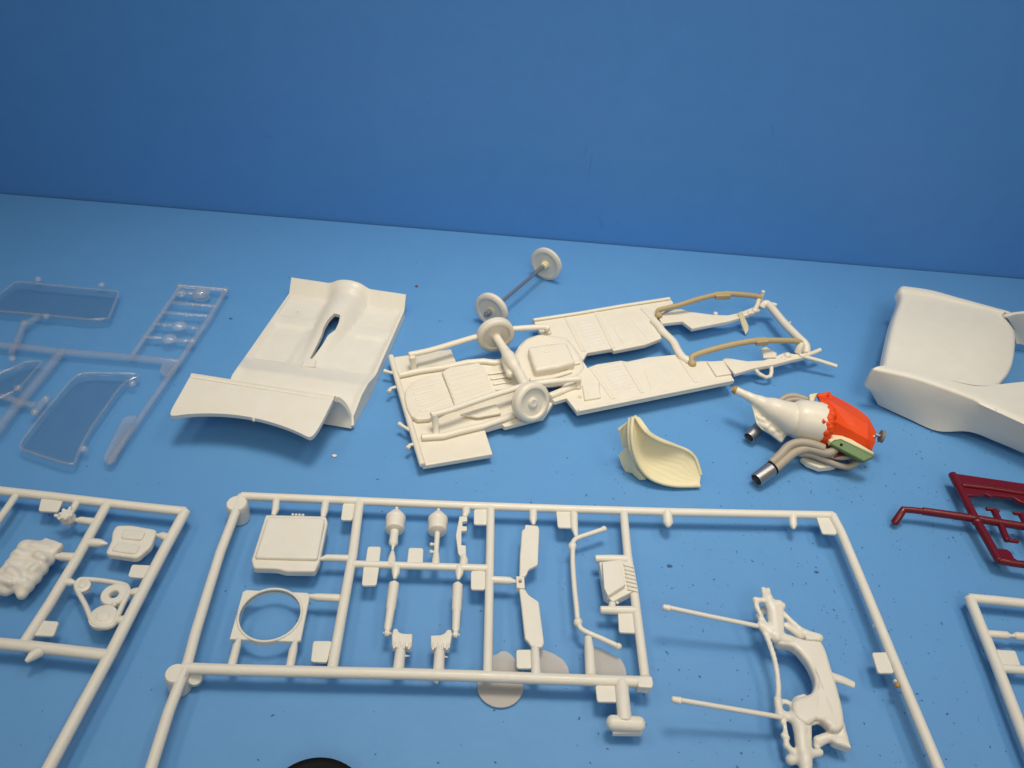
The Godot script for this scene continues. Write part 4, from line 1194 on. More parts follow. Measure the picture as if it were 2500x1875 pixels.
	# floor halves
	slab(o, [Vector3(7.1, 8, -329.5), Vector3(28.4, 8, -338.4), Vector3(75.1, 8, -358), Vector3(76.8, 8, -354), Vector3(76.2, 8, -351), Vector3(67.7, 8, -340.1), Vector3(66.8, 8, -334.7), Vector3(68.4, 8, -322.7), Vector3(60.2, 8, -316.5), Vector3(45.2, 8, -309.8), Vector3(44.4, 8, -311.2), Vector3(33.1, 8, -306.6), Vector3(31.2, 8, -301.4), Vector3(28.2, 8, -303.7), Vector3(21.4, 8, -311.7), Vector3(11.7, 8, -317.3)], 2.4, 0.4, "floor_half", w)
	slab(o, [Vector3(31.2, 8, -299.8), Vector3(33, 8, -295.5), Vector3(36.9, 8, -298.6), Vector3(48.4, 8, -303), Vector3(50.5, 8, -302.3), Vector3(60.8, 8, -307.1), Vector3(73.5, 8, -310.8), Vector3(79.3, 8, -307.5), Vector3(95.3, 8, -308.3), Vector3(98.6, 8, -295.6), Vector3(96.9, 8, -294.4), Vector3(28.3, 8, -265), Vector3(23.6, 8, -273.5), Vector3(18.6, 8, -270.6), Vector3(16.7, 8, -273.2), Vector3(24.2, 8, -285.2)], 2.4, 0.4, "floor_half", w)
	beam(o, [Vector3(7.8, 8.6, -327.8), Vector3(28.4, 8.6, -336.2), Vector3(50.3, 8.6, -345.9), Vector3(75, 8.6, -356.2)], 0.9, "sill", w, 0.8)
	beam(o, [Vector3(28.6, 8.3, -265.6), Vector3(48.3, 8.3, -274), Vector3(73.4, 8.3, -284.7), Vector3(97.8, 8.3, -295.1)], 0.8, "sill", w, 0.8)
	ribs(o, Vector3(27.8, 8.1, -330.8), Vector3(34.7, 8.1, -309.2), Vector3(34.7, 8.1, -333.4), Vector3(42, 8.1, -313.6), 9, 0.5)
	ribs(o, Vector3(38.5, 8.1, -297.4), Vector3(45.7, 8.1, -278.3), Vector3(46.7, 8.1, -301.5), Vector3(54, 8.1, -283.4), 9, 0.5)
	for q in [[Vector3(23.3, 8.1, -332.2), Vector3(31.3, 8.1, -307.3)], [Vector3(37.7, 8.1, -339.1), Vector3(45, 8.1, -311.5)], [Vector3(49.7, 8.1, -301.6), Vector3(56.7, 8.1, -281.2)], [Vector3(75.2, 8.1, -308.9), Vector3(81.1, 8.1, -291.5)], [Vector3(60.6, 8.2, -346.1), Vector3(66.7, 8.2, -334.4)], [Vector3(34.5, 8.1, -295.8), Vector3(43.6, 8.1, -275.6)]]:
		beam(o, q, 1.0, "cross_rib", w, 0.4)
	slab(o, [Vector3(44.7, 8.3, -329.7), Vector3(53, 8.3, -333.8), Vector3(58.8, 8.3, -319.8), Vector3(49.6, 8.3, -315)], 0.75, 0.45, "floor_pan", w, 0.6)
	slab(o, [Vector3(54.2, 8.3, -335.2), Vector3(58.6, 8.3, -337.8), Vector3(65.5, 8.3, -323.9), Vector3(61.1, 8.3, -321.5)], 0.75, 0.45, "floor_pan", w, 0.6)
	slab(o, [Vector3(57.8, 8.3, -297.4), Vector3(66.3, 8.3, -301.5), Vector3(71.8, 8.3, -291.1), Vector3(60.4, 8.3, -284.3)], 0.8, 0.45, "floor_pan", w, 0.6)
	slab(o, [Vector3(30.3, 9, -282.1), Vector3(38, 9, -284.6), Vector3(38.2, 9, -274.8), Vector3(31.2, 9, -272.2)], 1.6, 0.4, "bracket_box", w, 0.4)
	slab(o, [Vector3(32.1, 9.2, -279.2), Vector3(36.3, 9.2, -280.8), Vector3(36.8, 9.2, -276.4), Vector3(32.7, 9.2, -274.7)], 1.0, 0.2, "bracket_lid", w)
	var hs := Shape.new()
	hs.ring(disc_loop(Vector3(29.2, 8.5, -274.7), 0.9, 16), disc_loop(Vector3(29.2, 8.5, -274.7), 0.5, 16), 0.6, 0.1)
	part(o, "bolt_hole", hs, w)
	slab(o, [Vector3(87.6, 9, -306.2), Vector3(95.3, 9, -308.1), Vector3(97.7, 9, -298.9), Vector3(90.4, 9, -296.3)], 1.2, 0.4, "corner_plate", w)
	# side rails towards the bumper
	slab(o, [Vector3(68.2, 8, -340.9), Vector3(77, 8, -348), Vector3(80.3, 8, -348.8), Vector3(84.2, 8, -347.1), Vector3(96.5, 8, -346), Vector3(103.2, 8, -346.8), Vector3(108.8, 8, -349.6), Vector3(114.2, 8, -353.7), Vector3(119.8, 8, -358), Vector3(120.1, 8, -353.2), Vector3(108.8, 8, -345.4), Vector3(103.2, 8, -341.7), Vector3(93.2, 8, -337.1), Vector3(83.8, 8, -332.8), Vector3(79.8, 8, -338.2), Vector3(69.4, 8, -334.9)], 2.4, 0.5, "frame_rail", w)
	slab(o, [Vector3(95.4, 8, -310.2), Vector3(96.9, 8, -311.9), Vector3(102.1, 8, -311.1), Vector3(106.8, 8, -310.5), Vector3(114.6, 8, -312.2), Vector3(120.9, 8, -316.2), Vector3(125.7, 8, -319.7), Vector3(130.5, 8, -319.1), Vector3(136.4, 8, -320.8), Vector3(136.1, 8, -317.8), Vector3(128.8, 8, -314.6), Vector3(119.7, 8, -309.9), Vector3(109.5, 8, -305.8), Vector3(99.3, 8, -300.1)], 2.4, 0.5, "frame_rail", w)
	for q in [[Vector3(117.4, 8, -352.8), 1.7], [Vector3(114.4, 8, -350.2), 1.3], [Vector3(126.6, 8, -317.2), 1.8], [Vector3(124.1, 7.6, -314.6), 1.3], [Vector3(97, 8, -346.9), 1.2]]:
		var s := Shape.new()
		s.ball(q[0], q[1], 0.8)
		part(o, "rail_lug", s, w)
	beam(o, curve([Vector3(65.3, 8.6, -335.5), Vector3(67.6, 8.6, -331.3), Vector3(68.7, 8.6, -327.9), Vector3(70.7, 8.6, -324.2), Vector3(73.4, 8.6, -319.3), Vector3(74.6, 8.6, -313.8), Vector3(76.5, 8.6, -308.4), Vector3(79.2, 8.6, -306)], 3), 2.0, "cross_member", w, 0.85)
	beam(o, curve([Vector3(121.3, 8, -356), Vector3(122.6, 9.5, -357), Vector3(124.9, 9.5, -355.7), Vector3(129.5, 9.5, -341.1), Vector3(134.3, 9.5, -329.6), Vector3(136, 9.5, -325.7), Vector3(136.7, 8.5, -323.7), Vector3(136.2, 7.5, -320.9)], 3), 1.95, "bumper_tube", w)
	beam(o, [Vector3(132.4, 9.5, -341.8), Vector3(132.5, 9.5, -342.6)], 0.6, "gate_stub", w)
	beam(o, [Vector3(134.5, 8, -317.7), Vector3(140, 8, -321.3), Vector3(143.4, 8, -323.9)], 1.05, "prong", w)
	beam(o, [Vector3(132.3, 8, -318), Vector3(141.3, 7, -316.6), Vector3(149.5, 6, -314.8)], 1.0, "prong", w)
	beam(o, [Vector3(124.3, 9, -357.6), Vector3(127.1, 9, -358.4), Vector3(128.8, 9, -357.6)], 0.9, "prong", w)
	slab(o, [Vector3(107.5, 10, -346.3), Vector3(109.2, 11, -346.9), Vector3(114, 4, -344.9), Vector3(113.8, 2.5, -342.9), Vector3(112.7, 1.5, -341.2), Vector3(110.9, 4, -342.9)], 1.0, 0.2, "hanger_plate", M.cream_plastic)
	slab(o, [Vector3(114.4, 9, -319.9), Vector3(117.3, 9, -321.5), Vector3(121.4, 9, -317.2), Vector3(120.5, 9, -314), Vector3(114.5, 9, -312.9)], 1.0, 0.3, "tow_plate", w)
	beam(o, [Vector3(109, 7, -307.4), Vector3(112.1, 5, -305.2), Vector3(115.3, 4, -304.4), Vector3(117.6, 4, -305.6), Vector3(118.2, 5, -307.7), Vector3(118, 7, -310.6)], 0.95, "loop", w)
	# tan leaf springs
	for q in [[[Vector3(68.3, 8.5, -340.5), Vector3(67.7, 10, -341.8), Vector3(69.3, 11, -342.3), Vector3(77.6, 12.5, -344.7), Vector3(85.3, 14, -348), Vector3(93.5, 15, -351.6), Vector3(101, 15.5, -354), Vector3(110.4, 14.5, -356), Vector3(116.8, 13.5, -357.4), Vector3(120.2, 12.5, -357.8)], [Vector3(95.8, 15.6, -352.4), Vector3(103.2, 15.6, -354)]], [[Vector3(80.6, 8.5, -304.2), Vector3(80.1, 10, -306), Vector3(81.6, 11, -307.4), Vector3(87.3, 12.5, -309.5), Vector3(94, 14, -311.4), Vector3(102.3, 15, -314.2), Vector3(110.1, 15.5, -316.4), Vector3(119.7, 14.5, -319.3), Vector3(130.4, 13, -322.4), Vector3(133.1, 11.5, -322.4), Vector3(132.5, 9, -320.1)], [Vector3(109.7, 15.6, -316.4), Vector3(115.4, 15.6, -317.9)]]]:
		var s := Shape.new()
		s.tube(curve(q[0], 2), 1.35, 10, 0.2, 0.8)
		var sp := part(o, "leaf_spring", s, M.tan_plastic)
		s = Shape.new()
		s.block(q[1][0] + Vector3(0, 0.4, 0), q[1][1] + Vector3(0, 0.4, 0), 3.8, 2.6, 0.4)
		part(sp, "spring_clamp", s, M.tan_plastic)
		s = Shape.new()
		s.ball(q[0][0], 1.9, 0.9)
		part(sp, "spring_eye", s, M.tan_plastic)
	beam(o, [Vector3(120.3, 11, -357.7), Vector3(120.5, 13.5, -358.3), Vector3(120.6, 16, -358.4)], 0.95, "shackle", w)
	beam(o, [Vector3(117.7, 8.5, -353.5), Vector3(118.7, 10, -355.3), Vector3(119, 12, -357)], 1.2, "shackle", M.aged_plastic)
	beam(o, [Vector3(132.1, 8, -320.2), Vector3(132.4, 10, -321.1), Vector3(133.1, 11.5, -322.7)], 1.8, "shackle", M.aged_plastic)
	# front springs on posts
	for q in [[Vector3(-45.7, 12, -289), Vector3(-37.7, 12, -293), Vector3(-28.3, 12, -299.2), Vector3(-19.8, 12, -304.9), Vector3(-11.8, 12, -309.7), Vector3(-6.1, 12, -313.1), Vector3(4.4, 12, -316.3), Vector3(13.5, 12, -318.5)], [Vector3(-31.1, 12.5, -250.7), Vector3(-24.6, 12.5, -254.4), Vector3(-19.1, 12.5, -258.2), Vector3(-12.5, 12.5, -262.7), Vector3(-5.7, 12.5, -267.1), Vector3(5.4, 12.5, -273.8), Vector3(15.1, 12.5, -277.7), Vector3(28.4, 12.5, -281.7)]]:
		beam(o, curve(q, 2), 1.45, "front_spring", w, 0.85)
	for q in [[Vector3(-44.3, 12, -287.5), Vector3(-43.8, 8, -287), Vector3(-43, 4.5, -285)], [Vector3(-30.1, 12.5, -251.1), Vector3(-29.3, 8, -249.7), Vector3(-28.4, 4.5, -246.1)], [Vector3(13.6, 12, -318.2), Vector3(14.5, 9, -319.6), Vector3(15, 8, -318.5)], [Vector3(28.1, 12.5, -281.6), Vector3(28.4, 10, -282.3), Vector3(28.5, 8, -280.8)]]:
		beam(o, q, [1.5, 1.3, 1.5], "post", w)
	beam(o, curve([Vector3(16.6, 8.5, -273.4), Vector3(20.4, 8.5, -276.3), Vector3(24.7, 8.5, -279.7), Vector3(28.5, 8.5, -282.2)], 3), 1.6, "bracket_arm", w, 0.8)
	# axle with its two wheels
	var p0 := Vector3(-9.4, 13, -308.3)
	var p1 := Vector3(7.9, 13, -264.3)
	var lo := Vector3(minf(p0.x, p1.x), 4, minf(p0.z, p1.z)) - Vector3(8, 0, 8)
	var hi := Vector3(maxf(p0.x, p1.x), 20, maxf(p0.z, p1.z)) + Vector3(8, 0, 8)
	var fd := Field.new(lo, hi, 0.6)
	var ax := [Vector3(-9.1, 12.5, -307), Vector3(-4.8, 12.5, -297.9), Vector3(-2.6, 12.5, -293), Vector3(-0.1, 12.5, -287.3), Vector3(2.6, 12.5, -281.7), Vector3(5.1, 12.5, -275.2), Vector3(7.8, 12.5, -266.2)]
	fd.limb(ax[0], ax[1], 1.9, 1.9, 0.8)
	fd.limb(ax[1], ax[2], 2.0, 2.7, 0.6)
	fd.limb(ax[2], ax[3], 2.8, 2.8, 0.6)
	fd.limb(Vector3(-4.1, 10, -294), Vector3(-1.3, 10, -283.7), 1.8, 1.7, 0.6)
	fd.limb(ax[3], ax[4], 2.4, 1.9, 0.6)
	fd.limb(ax[4], ax[5], 2.1, 2.0, 0.8)
	fd.limb(ax[5], ax[6], 2.0, 1.9, 0.8)
	fd.limb(Vector3(-9.4, 13, -308.5), Vector3(-11, 13, -308), 2.3, 2.0, 1.0)
	var s2 := Shape.new()
	fd.mesh(s2)
	part(o, "axle_beam", s2, M.aged_plastic, "", 70.0)
	var d := (p1 - p0).normalized()
	wheel(o, p0 + Vector3(0, -0.5, 0), d, 8.7, 4.4, M.wheel_plastic)
	wheel(o, p1 + d * 1.2, (d + Vector3(0.35, 0.5, 0)).normalized(), 8.5, 5.0, M.aged_plastic)


func body_shell() -> void:
	var w: Material = M.white_plastic
	var o := thing("cab_body_shell", "large white cab body shell at the right edge", "model car body", Vector3(192.9, 0, -317.2))
	var lip := [Vector3(190.3, 21.6, -365.1), Vector3(203.1, 21.8, -363.3), Vector3(215.5, 21.8, -358.3), Vector3(228.2, 21.8, -353.1), Vector3(239.3, 21.6, -349)]
	var lip2 := [Vector3(189.1, 21.7, -362.1), Vector3(202, 21.9, -360.1), Vector3(214.5, 21.9, -355.7), Vector3(227.4, 21.9, -351.1), Vector3(238.6, 21.6, -347.9)]
	var r1 := [Vector3(188.4, 20.4, -356.3), Vector3(200.7, 20.6, -354.7), Vector3(213.5, 20.8, -351.4), Vector3(226.7, 21, -348.3), Vector3(235.6, 20.4, -346.8)]
	var r2 := [Vector3(178.9, 20.6, -336.5), Vector3(192.2, 21.2, -334.6), Vector3(205.6, 21.4, -332.4), Vector3(220.6, 21.2, -332), Vector3(237.1, 18.5, -338.1)]
	var r3 := [Vector3(170, 20.6, -315.5), Vector3(183.3, 21.2, -313.9), Vector3(197.1, 21.4, -312), Vector3(212.2, 21, -312), Vector3(230.2, 18, -321)]
	var r4 := [Vector3(165, 20.4, -302.8), Vector3(178.1, 20.8, -300.7), Vector3(190.6, 21, -297.5), Vector3(203.3, 20.8, -296.6), Vector3(221.7, 18.5, -306.1)]
	var r5 := [Vector3(162.2, 20.8, -297.3), Vector3(175.6, 21, -294.7), Vector3(188, 21, -291.5), Vector3(199.7, 20.8, -289.6), Vector3(210.1, 20.4, -292.1)]
	var lines := []
	for l in [lip, lip2, r1, r2, r3, r4, r5]: lines.append(curve(l, 6))
	var grid := []
	for i in lines.size(): grid.append([])
	for j in lines[0].size():
		var col := []
		for l in lines: col.append(l[j])
		col = curve(col, 5)
		for i in col.size():
			if i >= grid.size(): grid.append([])
			grid[i].append(col[i])
	# the left edge rolls down
	for i in grid.size():
		var a: Vector3 = grid[i][0]
		var out: Vector3 = (a - grid[i][3]).normalized()
		grid[i].push_front(a + out * 2.2 + Vector3(0, -5.0, 0))
		grid[i].insert(1, a + out * 1.8 + Vector3(0, -2.2, 0))
		grid[i].insert(2, a + out * 1.1 + Vector3(0, -0.7, 0))
		var e: Vector3 = grid[i][-1]
		var fwd: Vector3 = (e - grid[i][-4]).normalized()
		grid[i][-1] = e - fwd * 2.6
		grid[i][-2] = grid[i][-3].lerp(grid[i][-1], 0.5)
		grid[i].append(e - fwd * 1.2 + Vector3(0, -0.3, 0))
		grid[i].append(e - fwd * 0.3 + Vector3(0, -1.1, 0))
		grid[i].append(e + Vector3(0, -2.4, 0))
	var s := Shape.new()
	s.sheet(grid, 1.6)
	part(o, "roof", s, w, "", 60.0)
	# near side with the rounded shoulder, a crease and the wheel arch
	var rows := [curve([Vector3(162.6, 20.7, -298.6), Vector3(175.8, 21, -295.1), Vector3(188.9, 21, -291.2), Vector3(199.5, 20.8, -289.2), Vector3(210.4, 20.4, -292.3), Vector3(223.3, 20, -296.3), Vector3(243, 20, -300.8)], 5),
		curve([Vector3(158.6, 21, -297), Vector3(174.1, 21.2, -293.4), Vector3(189, 21.2, -286.5), Vector3(197.2, 21.1, -282), Vector3(204.8, 21.1, -276.5), Vector3(212.4, 20.9, -271.6), Vector3(225.3, 20.7, -262.5)], 5),
		curve([Vector3(156.8, 20.8, -295.9), Vector3(172.8, 21, -291.9), Vector3(188.1, 21, -284.4), Vector3(196.2, 20.9, -279.8), Vector3(203.9, 20.9, -274.2), Vector3(211.4, 20.7, -269.1), Vector3(224.2, 20.5, -259.8)], 5),
		curve([Vector3(155.9, 19.8, -295.1), Vector3(172.1, 20, -290.8), Vector3(187.8, 20, -283.2), Vector3(195.8, 20, -278.3), Vector3(203.6, 19.9, -272.7), Vector3(211.1, 19.7, -267.4), Vector3(223.7, 19.5, -258)], 5),
		curve([Vector3(159.6, 8, -295.3), Vector3(174.8, 7.6, -287.9), Vector3(190.4, 6.8, -280.7), Vector3(199.2, 7.2, -277.1), Vector3(207.7, 7.2, -272.1), Vector3(216.3, 7.1, -266.5), Vector3(229.3, 7, -257.6)], 5),
		curve([Vector3(165.1, 1, -295), Vector3(176, 1, -287.4), Vector3(186.8, 1.2, -280.3), Vector3(198.5, 4.5, -277.7), Vector3(208.3, 4.3, -273), Vector3(218, 4, -267.2), Vector3(231, 4, -258.2)], 5)]
	var belly := []
	for k in rows[3].size():
		belly.append(rows[3][k].lerp(rows[4][k], 0.55) + Vector3(-0.1, 0.1, 0.25))
	belly[0] = Vector3(155.3, 11.5, -294.7)
	belly[1] = belly[1].lerp(belly[0], 0.6)
	rows.insert(4, belly)
	s = Shape.new()
	s.sheet(rows, 1.6)
	part(o, "side_wall", s, w, "", 60.0)
	# far pillar beside the windscreen opening, seen from inside
	s = Shape.new()
	s.sheet([[Vector3(233.7, 21.5, -344.9), Vector3(238.5, 22.5, -346.4), Vector3(243.7, 22.5, -347.9), Vector3(264.8, 22, -350.9)], [Vector3(235.8, 20, -345.6), Vector3(240.5, 21, -347), Vector3(244.5, 21, -348.2), Vector3(264.9, 21, -350.2)], [Vector3(242.3, 13, -348.3), Vector3(245.7, 11, -348.6), Vector3(249.6, 10, -348.5), Vector3(268.5, 10, -346.3)], [Vector3(247.2, 5, -347.1), Vector3(249.6, 4.5, -348.1), Vector3(252.1, 4, -347.9), Vector3(271.9, 3, -346.3)]], 1.6)
	part(o, "far_pillar", s, w, "", 60.0)
	s = Shape.new()
	s.sheet([[Vector3(192.4, 20.6, -365.7), Vector3(239.1, 20.6, -350.2)], [Vector3(208.2, 2, -386.8), Vector3(258.1, 2, -372.1)]], 1.5)
	part(o, "far_side_wall", s, w)


func seat() -> void:
	var w: Material = M.cream_plastic
	var o := thing("bucket_seat", "small cream bucket seat lying on its side between the chassis and large frame", "model car seat", Vector3(63.2, 0, -241.3))
	var near := curve([Vector3(48, 23, -247.4), Vector3(48, 19, -242.7), Vector3(49.4, 13.5, -238.8), Vector3(52.5, 8, -236.2), Vector3(57.6, 4.2, -233.5), Vector3(66.3, 2.2, -232.8), Vector3(77.1, 1.6, -234.5)], 5)
	var far := curve([Vector3(48.9, 23.2, -247.9), Vector3(53.1, 21, -241.9), Vector3(59.2, 17, -241.9), Vector3(67.4, 13, -243.6), Vector3(72.1, 11, -243.4), Vector3(75.3, 8, -242.3), Vector3(77.6, 3.6, -238.7)], 5)
	var mid := curve([Vector3(48.5, 22.6, -247.6), Vector3(51.4, 16, -242.9), Vector3(55.1, 11, -241.6), Vector3(60.3, 7.6, -240), Vector3(67.6, 6, -239.5), Vector3(71.3, 4.4, -238.1), Vector3(77.4, 2.5, -236.7)], 5)
	var rows := []
	for i in near.size():
		var line := []
		var t := float(i) / (near.size() - 1)
		for j in 25:
			var u := j / 24.0
			var c: Vector3 = mid[i] * 2.0 - (near[i] + far[i]) * 0.5
			var p: Vector3 = near[i].lerp(c, u).lerp(c.lerp(far[i], u), u)
			if t > 0.42 and u > 0.08 and u < 0.8: p.y += 0.16 * absf(sin(u * PI * 7.0)) * smoothstep(0.42, 0.5, t)
			line.append(p)
		rows.append(line)
	var s := Shape.new()
	s.sheet(rows, 1.9)
	part(o, "shell", s, w, "", 50.0)
	s = Shape.new()
	s.tube(near, 0.75, 8, 0.5)
	part(o, "rim", s, w)
	s = Shape.new()
	s.tube(far, 0.7, 8, 0.5)
	part(o, "rim", s, w)
	s = Shape.new()
	s.sheet([[Vector3(47.8, 22.4, -247.4), Vector3(48.2, 18, -244.6), Vector3(48.6, 14, -242.4)], [Vector3(45.9, 19, -247.7), Vector3(46.1, 14.5, -246.5), Vector3(47.5, 10.5, -244.3)], [Vector3(43.7, 16, -246.8), Vector3(45, 11.5, -246.8), Vector3(46.5, 7.5, -245.7)]], 1.6)
	part(o, "back_fin", s, w)
	s = Shape.new()
	s.sheet([[Vector3(48.7, 14, -242.6), Vector3(50.3, 9.5, -240), Vector3(52.3, 5, -238.1), Vector3(55.9, 2.5, -235.1)], [Vector3(47.1, 9.5, -244), Vector3(49, 5, -241.4), Vector3(50.9, 2, -239), Vector3(54.1, 1.2, -236.1)], [Vector3(45.1, 6, -244), Vector3(46.8, 2.8, -242.6), Vector3(48.6, 0.6, -240.9), Vector3(51.2, 0.6, -239.9)]], 1.0)
	part(o, "back_fin", s, w)


func engine() -> void:
	var w: Material = M.aged_plastic
	var o := thing("model_engine", "model engine with orange red block, green valve cover, grey headers and chrome exhaust tips", "model engine", Vector3(125.3, 0, -267))
	# gearbox and bell housing as one white casting
	var lo := Vector3(97.5, 0, -301.5)
	var q := [Vector3(91, 16, -281.4), Vector3(128.1, 14, -252.7), Vector3(115.7, 3, -257.8), Vector3(97, 10, -257.9), Vector3(134.8, 14, -281.3)]
	var a := Vector3(1e9, 2, 1e9)
	var b := Vector3(-1e9, 27, -1e9)
	for p in q:
		a.x = minf(a.x, p.x - 4); a.z = minf(a.z, p.z - 4)
		b.x = maxf(b.x, p.x + 4); b.z = maxf(b.z, p.z + 4)
	var f := Field.new(a, b, 0.6)
	f.limb(Vector3(94.4, 16.5, -277.8), Vector3(99.2, 16.3, -274.8), 1.75, 1.75, 0.8)
	f.limb(Vector3(99.2, 16.3, -274.8), Vector3(103.7, 15.8, -272.1), 1.8, 2.6, 0.8)
	f.limb(Vector3(103.7, 15.8, -272.1), Vector3(109.4, 14.6, -269.5), 2.6, 4.6, 1.0)
	f.limb(Vector3(109.4, 14.6, -269.5), Vector3(117.5, 14, -265.1), 4.6, 7.2, 1.5)
	f.limb(Vector3(115.8, 18.6, -266.3), Vector3(126.3, 20.2, -267.2), 0.8, 0.9, 1.0)
	# side flange of the gearbox with its bolts
	f.limb(Vector3(101.4, 14.5, -271.7), Vector3(104.1, 9.5, -265.3), 0.9, 0.8, 0.6)
	f.limb(Vector3(104.1, 9.5, -265.3), Vector3(112.9, 6.5, -259.7), 0.9, 0.9, 0.5)
	f.limb(Vector3(112.9, 6.5, -259.7), Vector3(115.8, 9, -264), 0.9, 1.0, 0.5)
	f.limb(Vector3(102.4, 13.5, -270.9), Vector3(110, 11.5, -266.9), 1.2, 1.4, 0.6)
	f.limb(Vector3(103.2, 11.5, -267.1), Vector3(114.3, 9, -262.6), 1.0, 1.2, 0.7)
	f.limb(Vector3(104.3, 10, -265.3), Vector3(113, 7.5, -260.6), 0.9, 1.0, 0.7)
	for p in [Vector3(105.5, 11.2, -266.2), Vector3(108.2, 10.6, -265.1), Vector3(111.3, 9.8, -263.9), Vector3(114, 9.6, -263.4), Vector3(115.2, 9.2, -262.5), Vector3(112.7, 8.2, -261.3), Vector3(109.5, 9, -262.5), Vector3(106.8, 9.8, -263.8), Vector3(120.4, 9.5, -259.4)]:
		f.limb(p, p, 1.25, 1.25, 0.6)
	f.limb(Vector3(119.3, 9, -258.8), Vector3(121.5, 8, -260.1), 1.4, 1.4, 0.8)
	var s := Shape.new()
	f.mesh(s)
	part(o, "gearbox", s, w, "", 70.0)
	s = Shape.new()
	s.plate(rounded([Vector3(100.4, 15, -271.6), Vector3(101.5, 12.5, -267.8), Vector3(102.6, 10.2, -264.9), Vector3(105, 8.6, -263.1), Vector3(109.9, 7, -261.5), Vector3(113.2, 5.8, -259.9), Vector3(113.7, 6.6, -260.9), Vector3(115.3, 7, -261.4), Vector3(115.9, 9.2, -263.8), Vector3(114.7, 11, -265.5), Vector3(109.5, 12.8, -267.9), Vector3(104.1, 14.2, -270.3)], 0.5, 2), 1.2, 0.35, Vector3(0.15, -0.75, -0.65))
	part(o, "gearbox_flange", s, w)
	s = Shape.new()
	s.lathe(Vector3(116.3, 14, -265.7), Vector3(129.5, 13.6, -263.7), [[-0.25, 3.2], [-0.14, 4.9], [-0.02, 6.5], [0.08, 7.5], [0.2, 8.2], [0.35, 8.6], [0.6, 8.8], [0.9, 8.8], [1.0, 8.6]], 40)
	part(o, "bell_housing", s, w, "", 60.0)
	s = Shape.new()
	s.tube([Vector3(93.5, 16.6, -278), Vector3(94.4, 16.5, -277.8)], [1.6, 1.95], 14, 0.4)
	part(o, "tail_glue", s, M.glue_stain, "brown glue on the tail end")
	# block
	var r: Material = M.engine_red
	var rows := [[Vector3(131.2, 14, -283.8), Vector3(135.3, 16.5, -280.7), Vector3(140.5, 16.5, -276.5), Vector3(144.9, 16.5, -272.2), Vector3(148.7, 15.5, -268.2), Vector3(151.5, 12.5, -263.5)],
		[Vector3(127.8, 20, -271.3), Vector3(130.8, 21.5, -270.2), Vector3(136.6, 20.5, -266), Vector3(141.3, 18.8, -263.7), Vector3(145.7, 17.5, -261.2), Vector3(150.1, 14, -260.7)],
		[Vector3(126.4, 21.5, -262.3), Vector3(133.2, 19, -262.1), Vector3(137, 17.6, -261.4), Vector3(141.7, 17, -259.3), Vector3(145.2, 16.2, -257.9), Vector3(149.2, 14, -258.4)],
		[Vector3(125.8, 20.5, -257.4), Vector3(132.5, 18.6, -259.8), Vector3(136.4, 17.2, -258.5), Vector3(141.3, 16, -256.5), Vector3(144.9, 15, -255.3), Vector3(149.1, 12.5, -256.6)],
		[Vector3(127.1, 14, -257.8), Vector3(131, 13.5, -257.9), Vector3(135.5, 14.4, -257.7), Vector3(140.9, 13, -255), Vector3(144.2, 12, -253.8), Vector3(147.7, 10.5, -253.8)],
		[Vector3(128.2, 9, -260.4), Vector3(132.5, 8, -259.5), Vector3(137.4, 8, -258.6), Vector3(143.6, 7, -255.6), Vector3(146.5, 6.5, -254.5), Vector3(149.5, 6.5, -255.4)]]
	s = Shape.new()
	s.sheet(rows, 2.5)
	part(o, "block", s, r, "", 18.0)
	s = Shape.new()
	s.plate([Vector3(130.1, 12, -275.1), Vector3(136.4, 12, -279.6), Vector3(145.4, 12, -273.9), Vector3(150.1, 12, -264.3), Vector3(148.1, 12, -257.2), Vector3(140.1, 12, -253.3), Vector3(129.9, 12, -257.9)], 8.5, 1.0)
	part(o, "crankcase", s, r)
	var bc := (Vector3(116.3, 14, -265.7)).lerp(Vector3(129.5, 13.6, -263.7), 0.93)
	var bd := (Vector3(129.5, 13.6, -263.7) - Vector3(116.3, 14, -265.7)).normalized()
	var bs := bd.cross(Vector3.UP).normalized()
	var bu := bs.cross(bd).normalized()
	for k in 24:   # ragged edge of the red paint over the white bell housing
		s = Shape.new()
		var an := lerpf(-1.3, 2.2, k / 23.0)
		var c0 := bc + bd * (0.9 + 0.55 * sin(k * 2.1) + 0.3 * sin(k * 0.9)) + (bu * cos(an) + bs * sin(an)) * 6.95
		s.ball(c0, 2.15 + 0.15 * sin(k * 2.7), 1.0)
		part(o, "paint_edge", s, r)
	s = Shape.new()
	s.tube([Vector3(129.6, 17, -277.7), Vector3(133.5, 18, -277.8), Vector3(133.5, 19, -274.8)], [1.2, 1.6, 0.9], 10)
	part(o, "casting_boss", s, r)
	s = Shape.new()
	s.plate([Vector3(126.7, 15.5, -280.6), Vector3(130.6, 15.5, -282.1), Vector3(127.3, 15.5, -275.5), Vector3(125.7, 15.5, -275.7)], 2.6, 0.3)
	part(o, "cover_end", s, M.cream_plastic)
	# valve cover
	s = Shape.new()
	s.plate(rounded([Vector3(129.2, 13.6, -255.4), Vector3(130.7, 13.6, -257.6), Vector3(134.4, 13.6, -259.3), Vector3(136.4, 13.6, -258.6), Vector3(146.2, 13.6, -249.5), Vector3(146, 13.6, -248.2), Vector3(134.9, 13.6, -255.6), Vector3(132.1, 13.6, -255.1), Vector3(129.6, 13.6, -253.2)], 0.4), 2.2, 0.3)
	part(o, "cover_gasket", s, M.cream_plastic)
	s = Shape.new()
	s.plate(rounded([Vector3(129.5, 12.6, -253.2), Vector3(131.8, 14, -254.6), Vector3(134.5, 14.3, -255.2), Vector3(146.3, 13.3, -248.6), Vector3(146, 12, -247.5), Vector3(142.6, 11, -246), Vector3(140.2, 11.3, -246.7)], 0.5), 3.0, 0.7, Vector3(0.1, -0.8, -0.6))
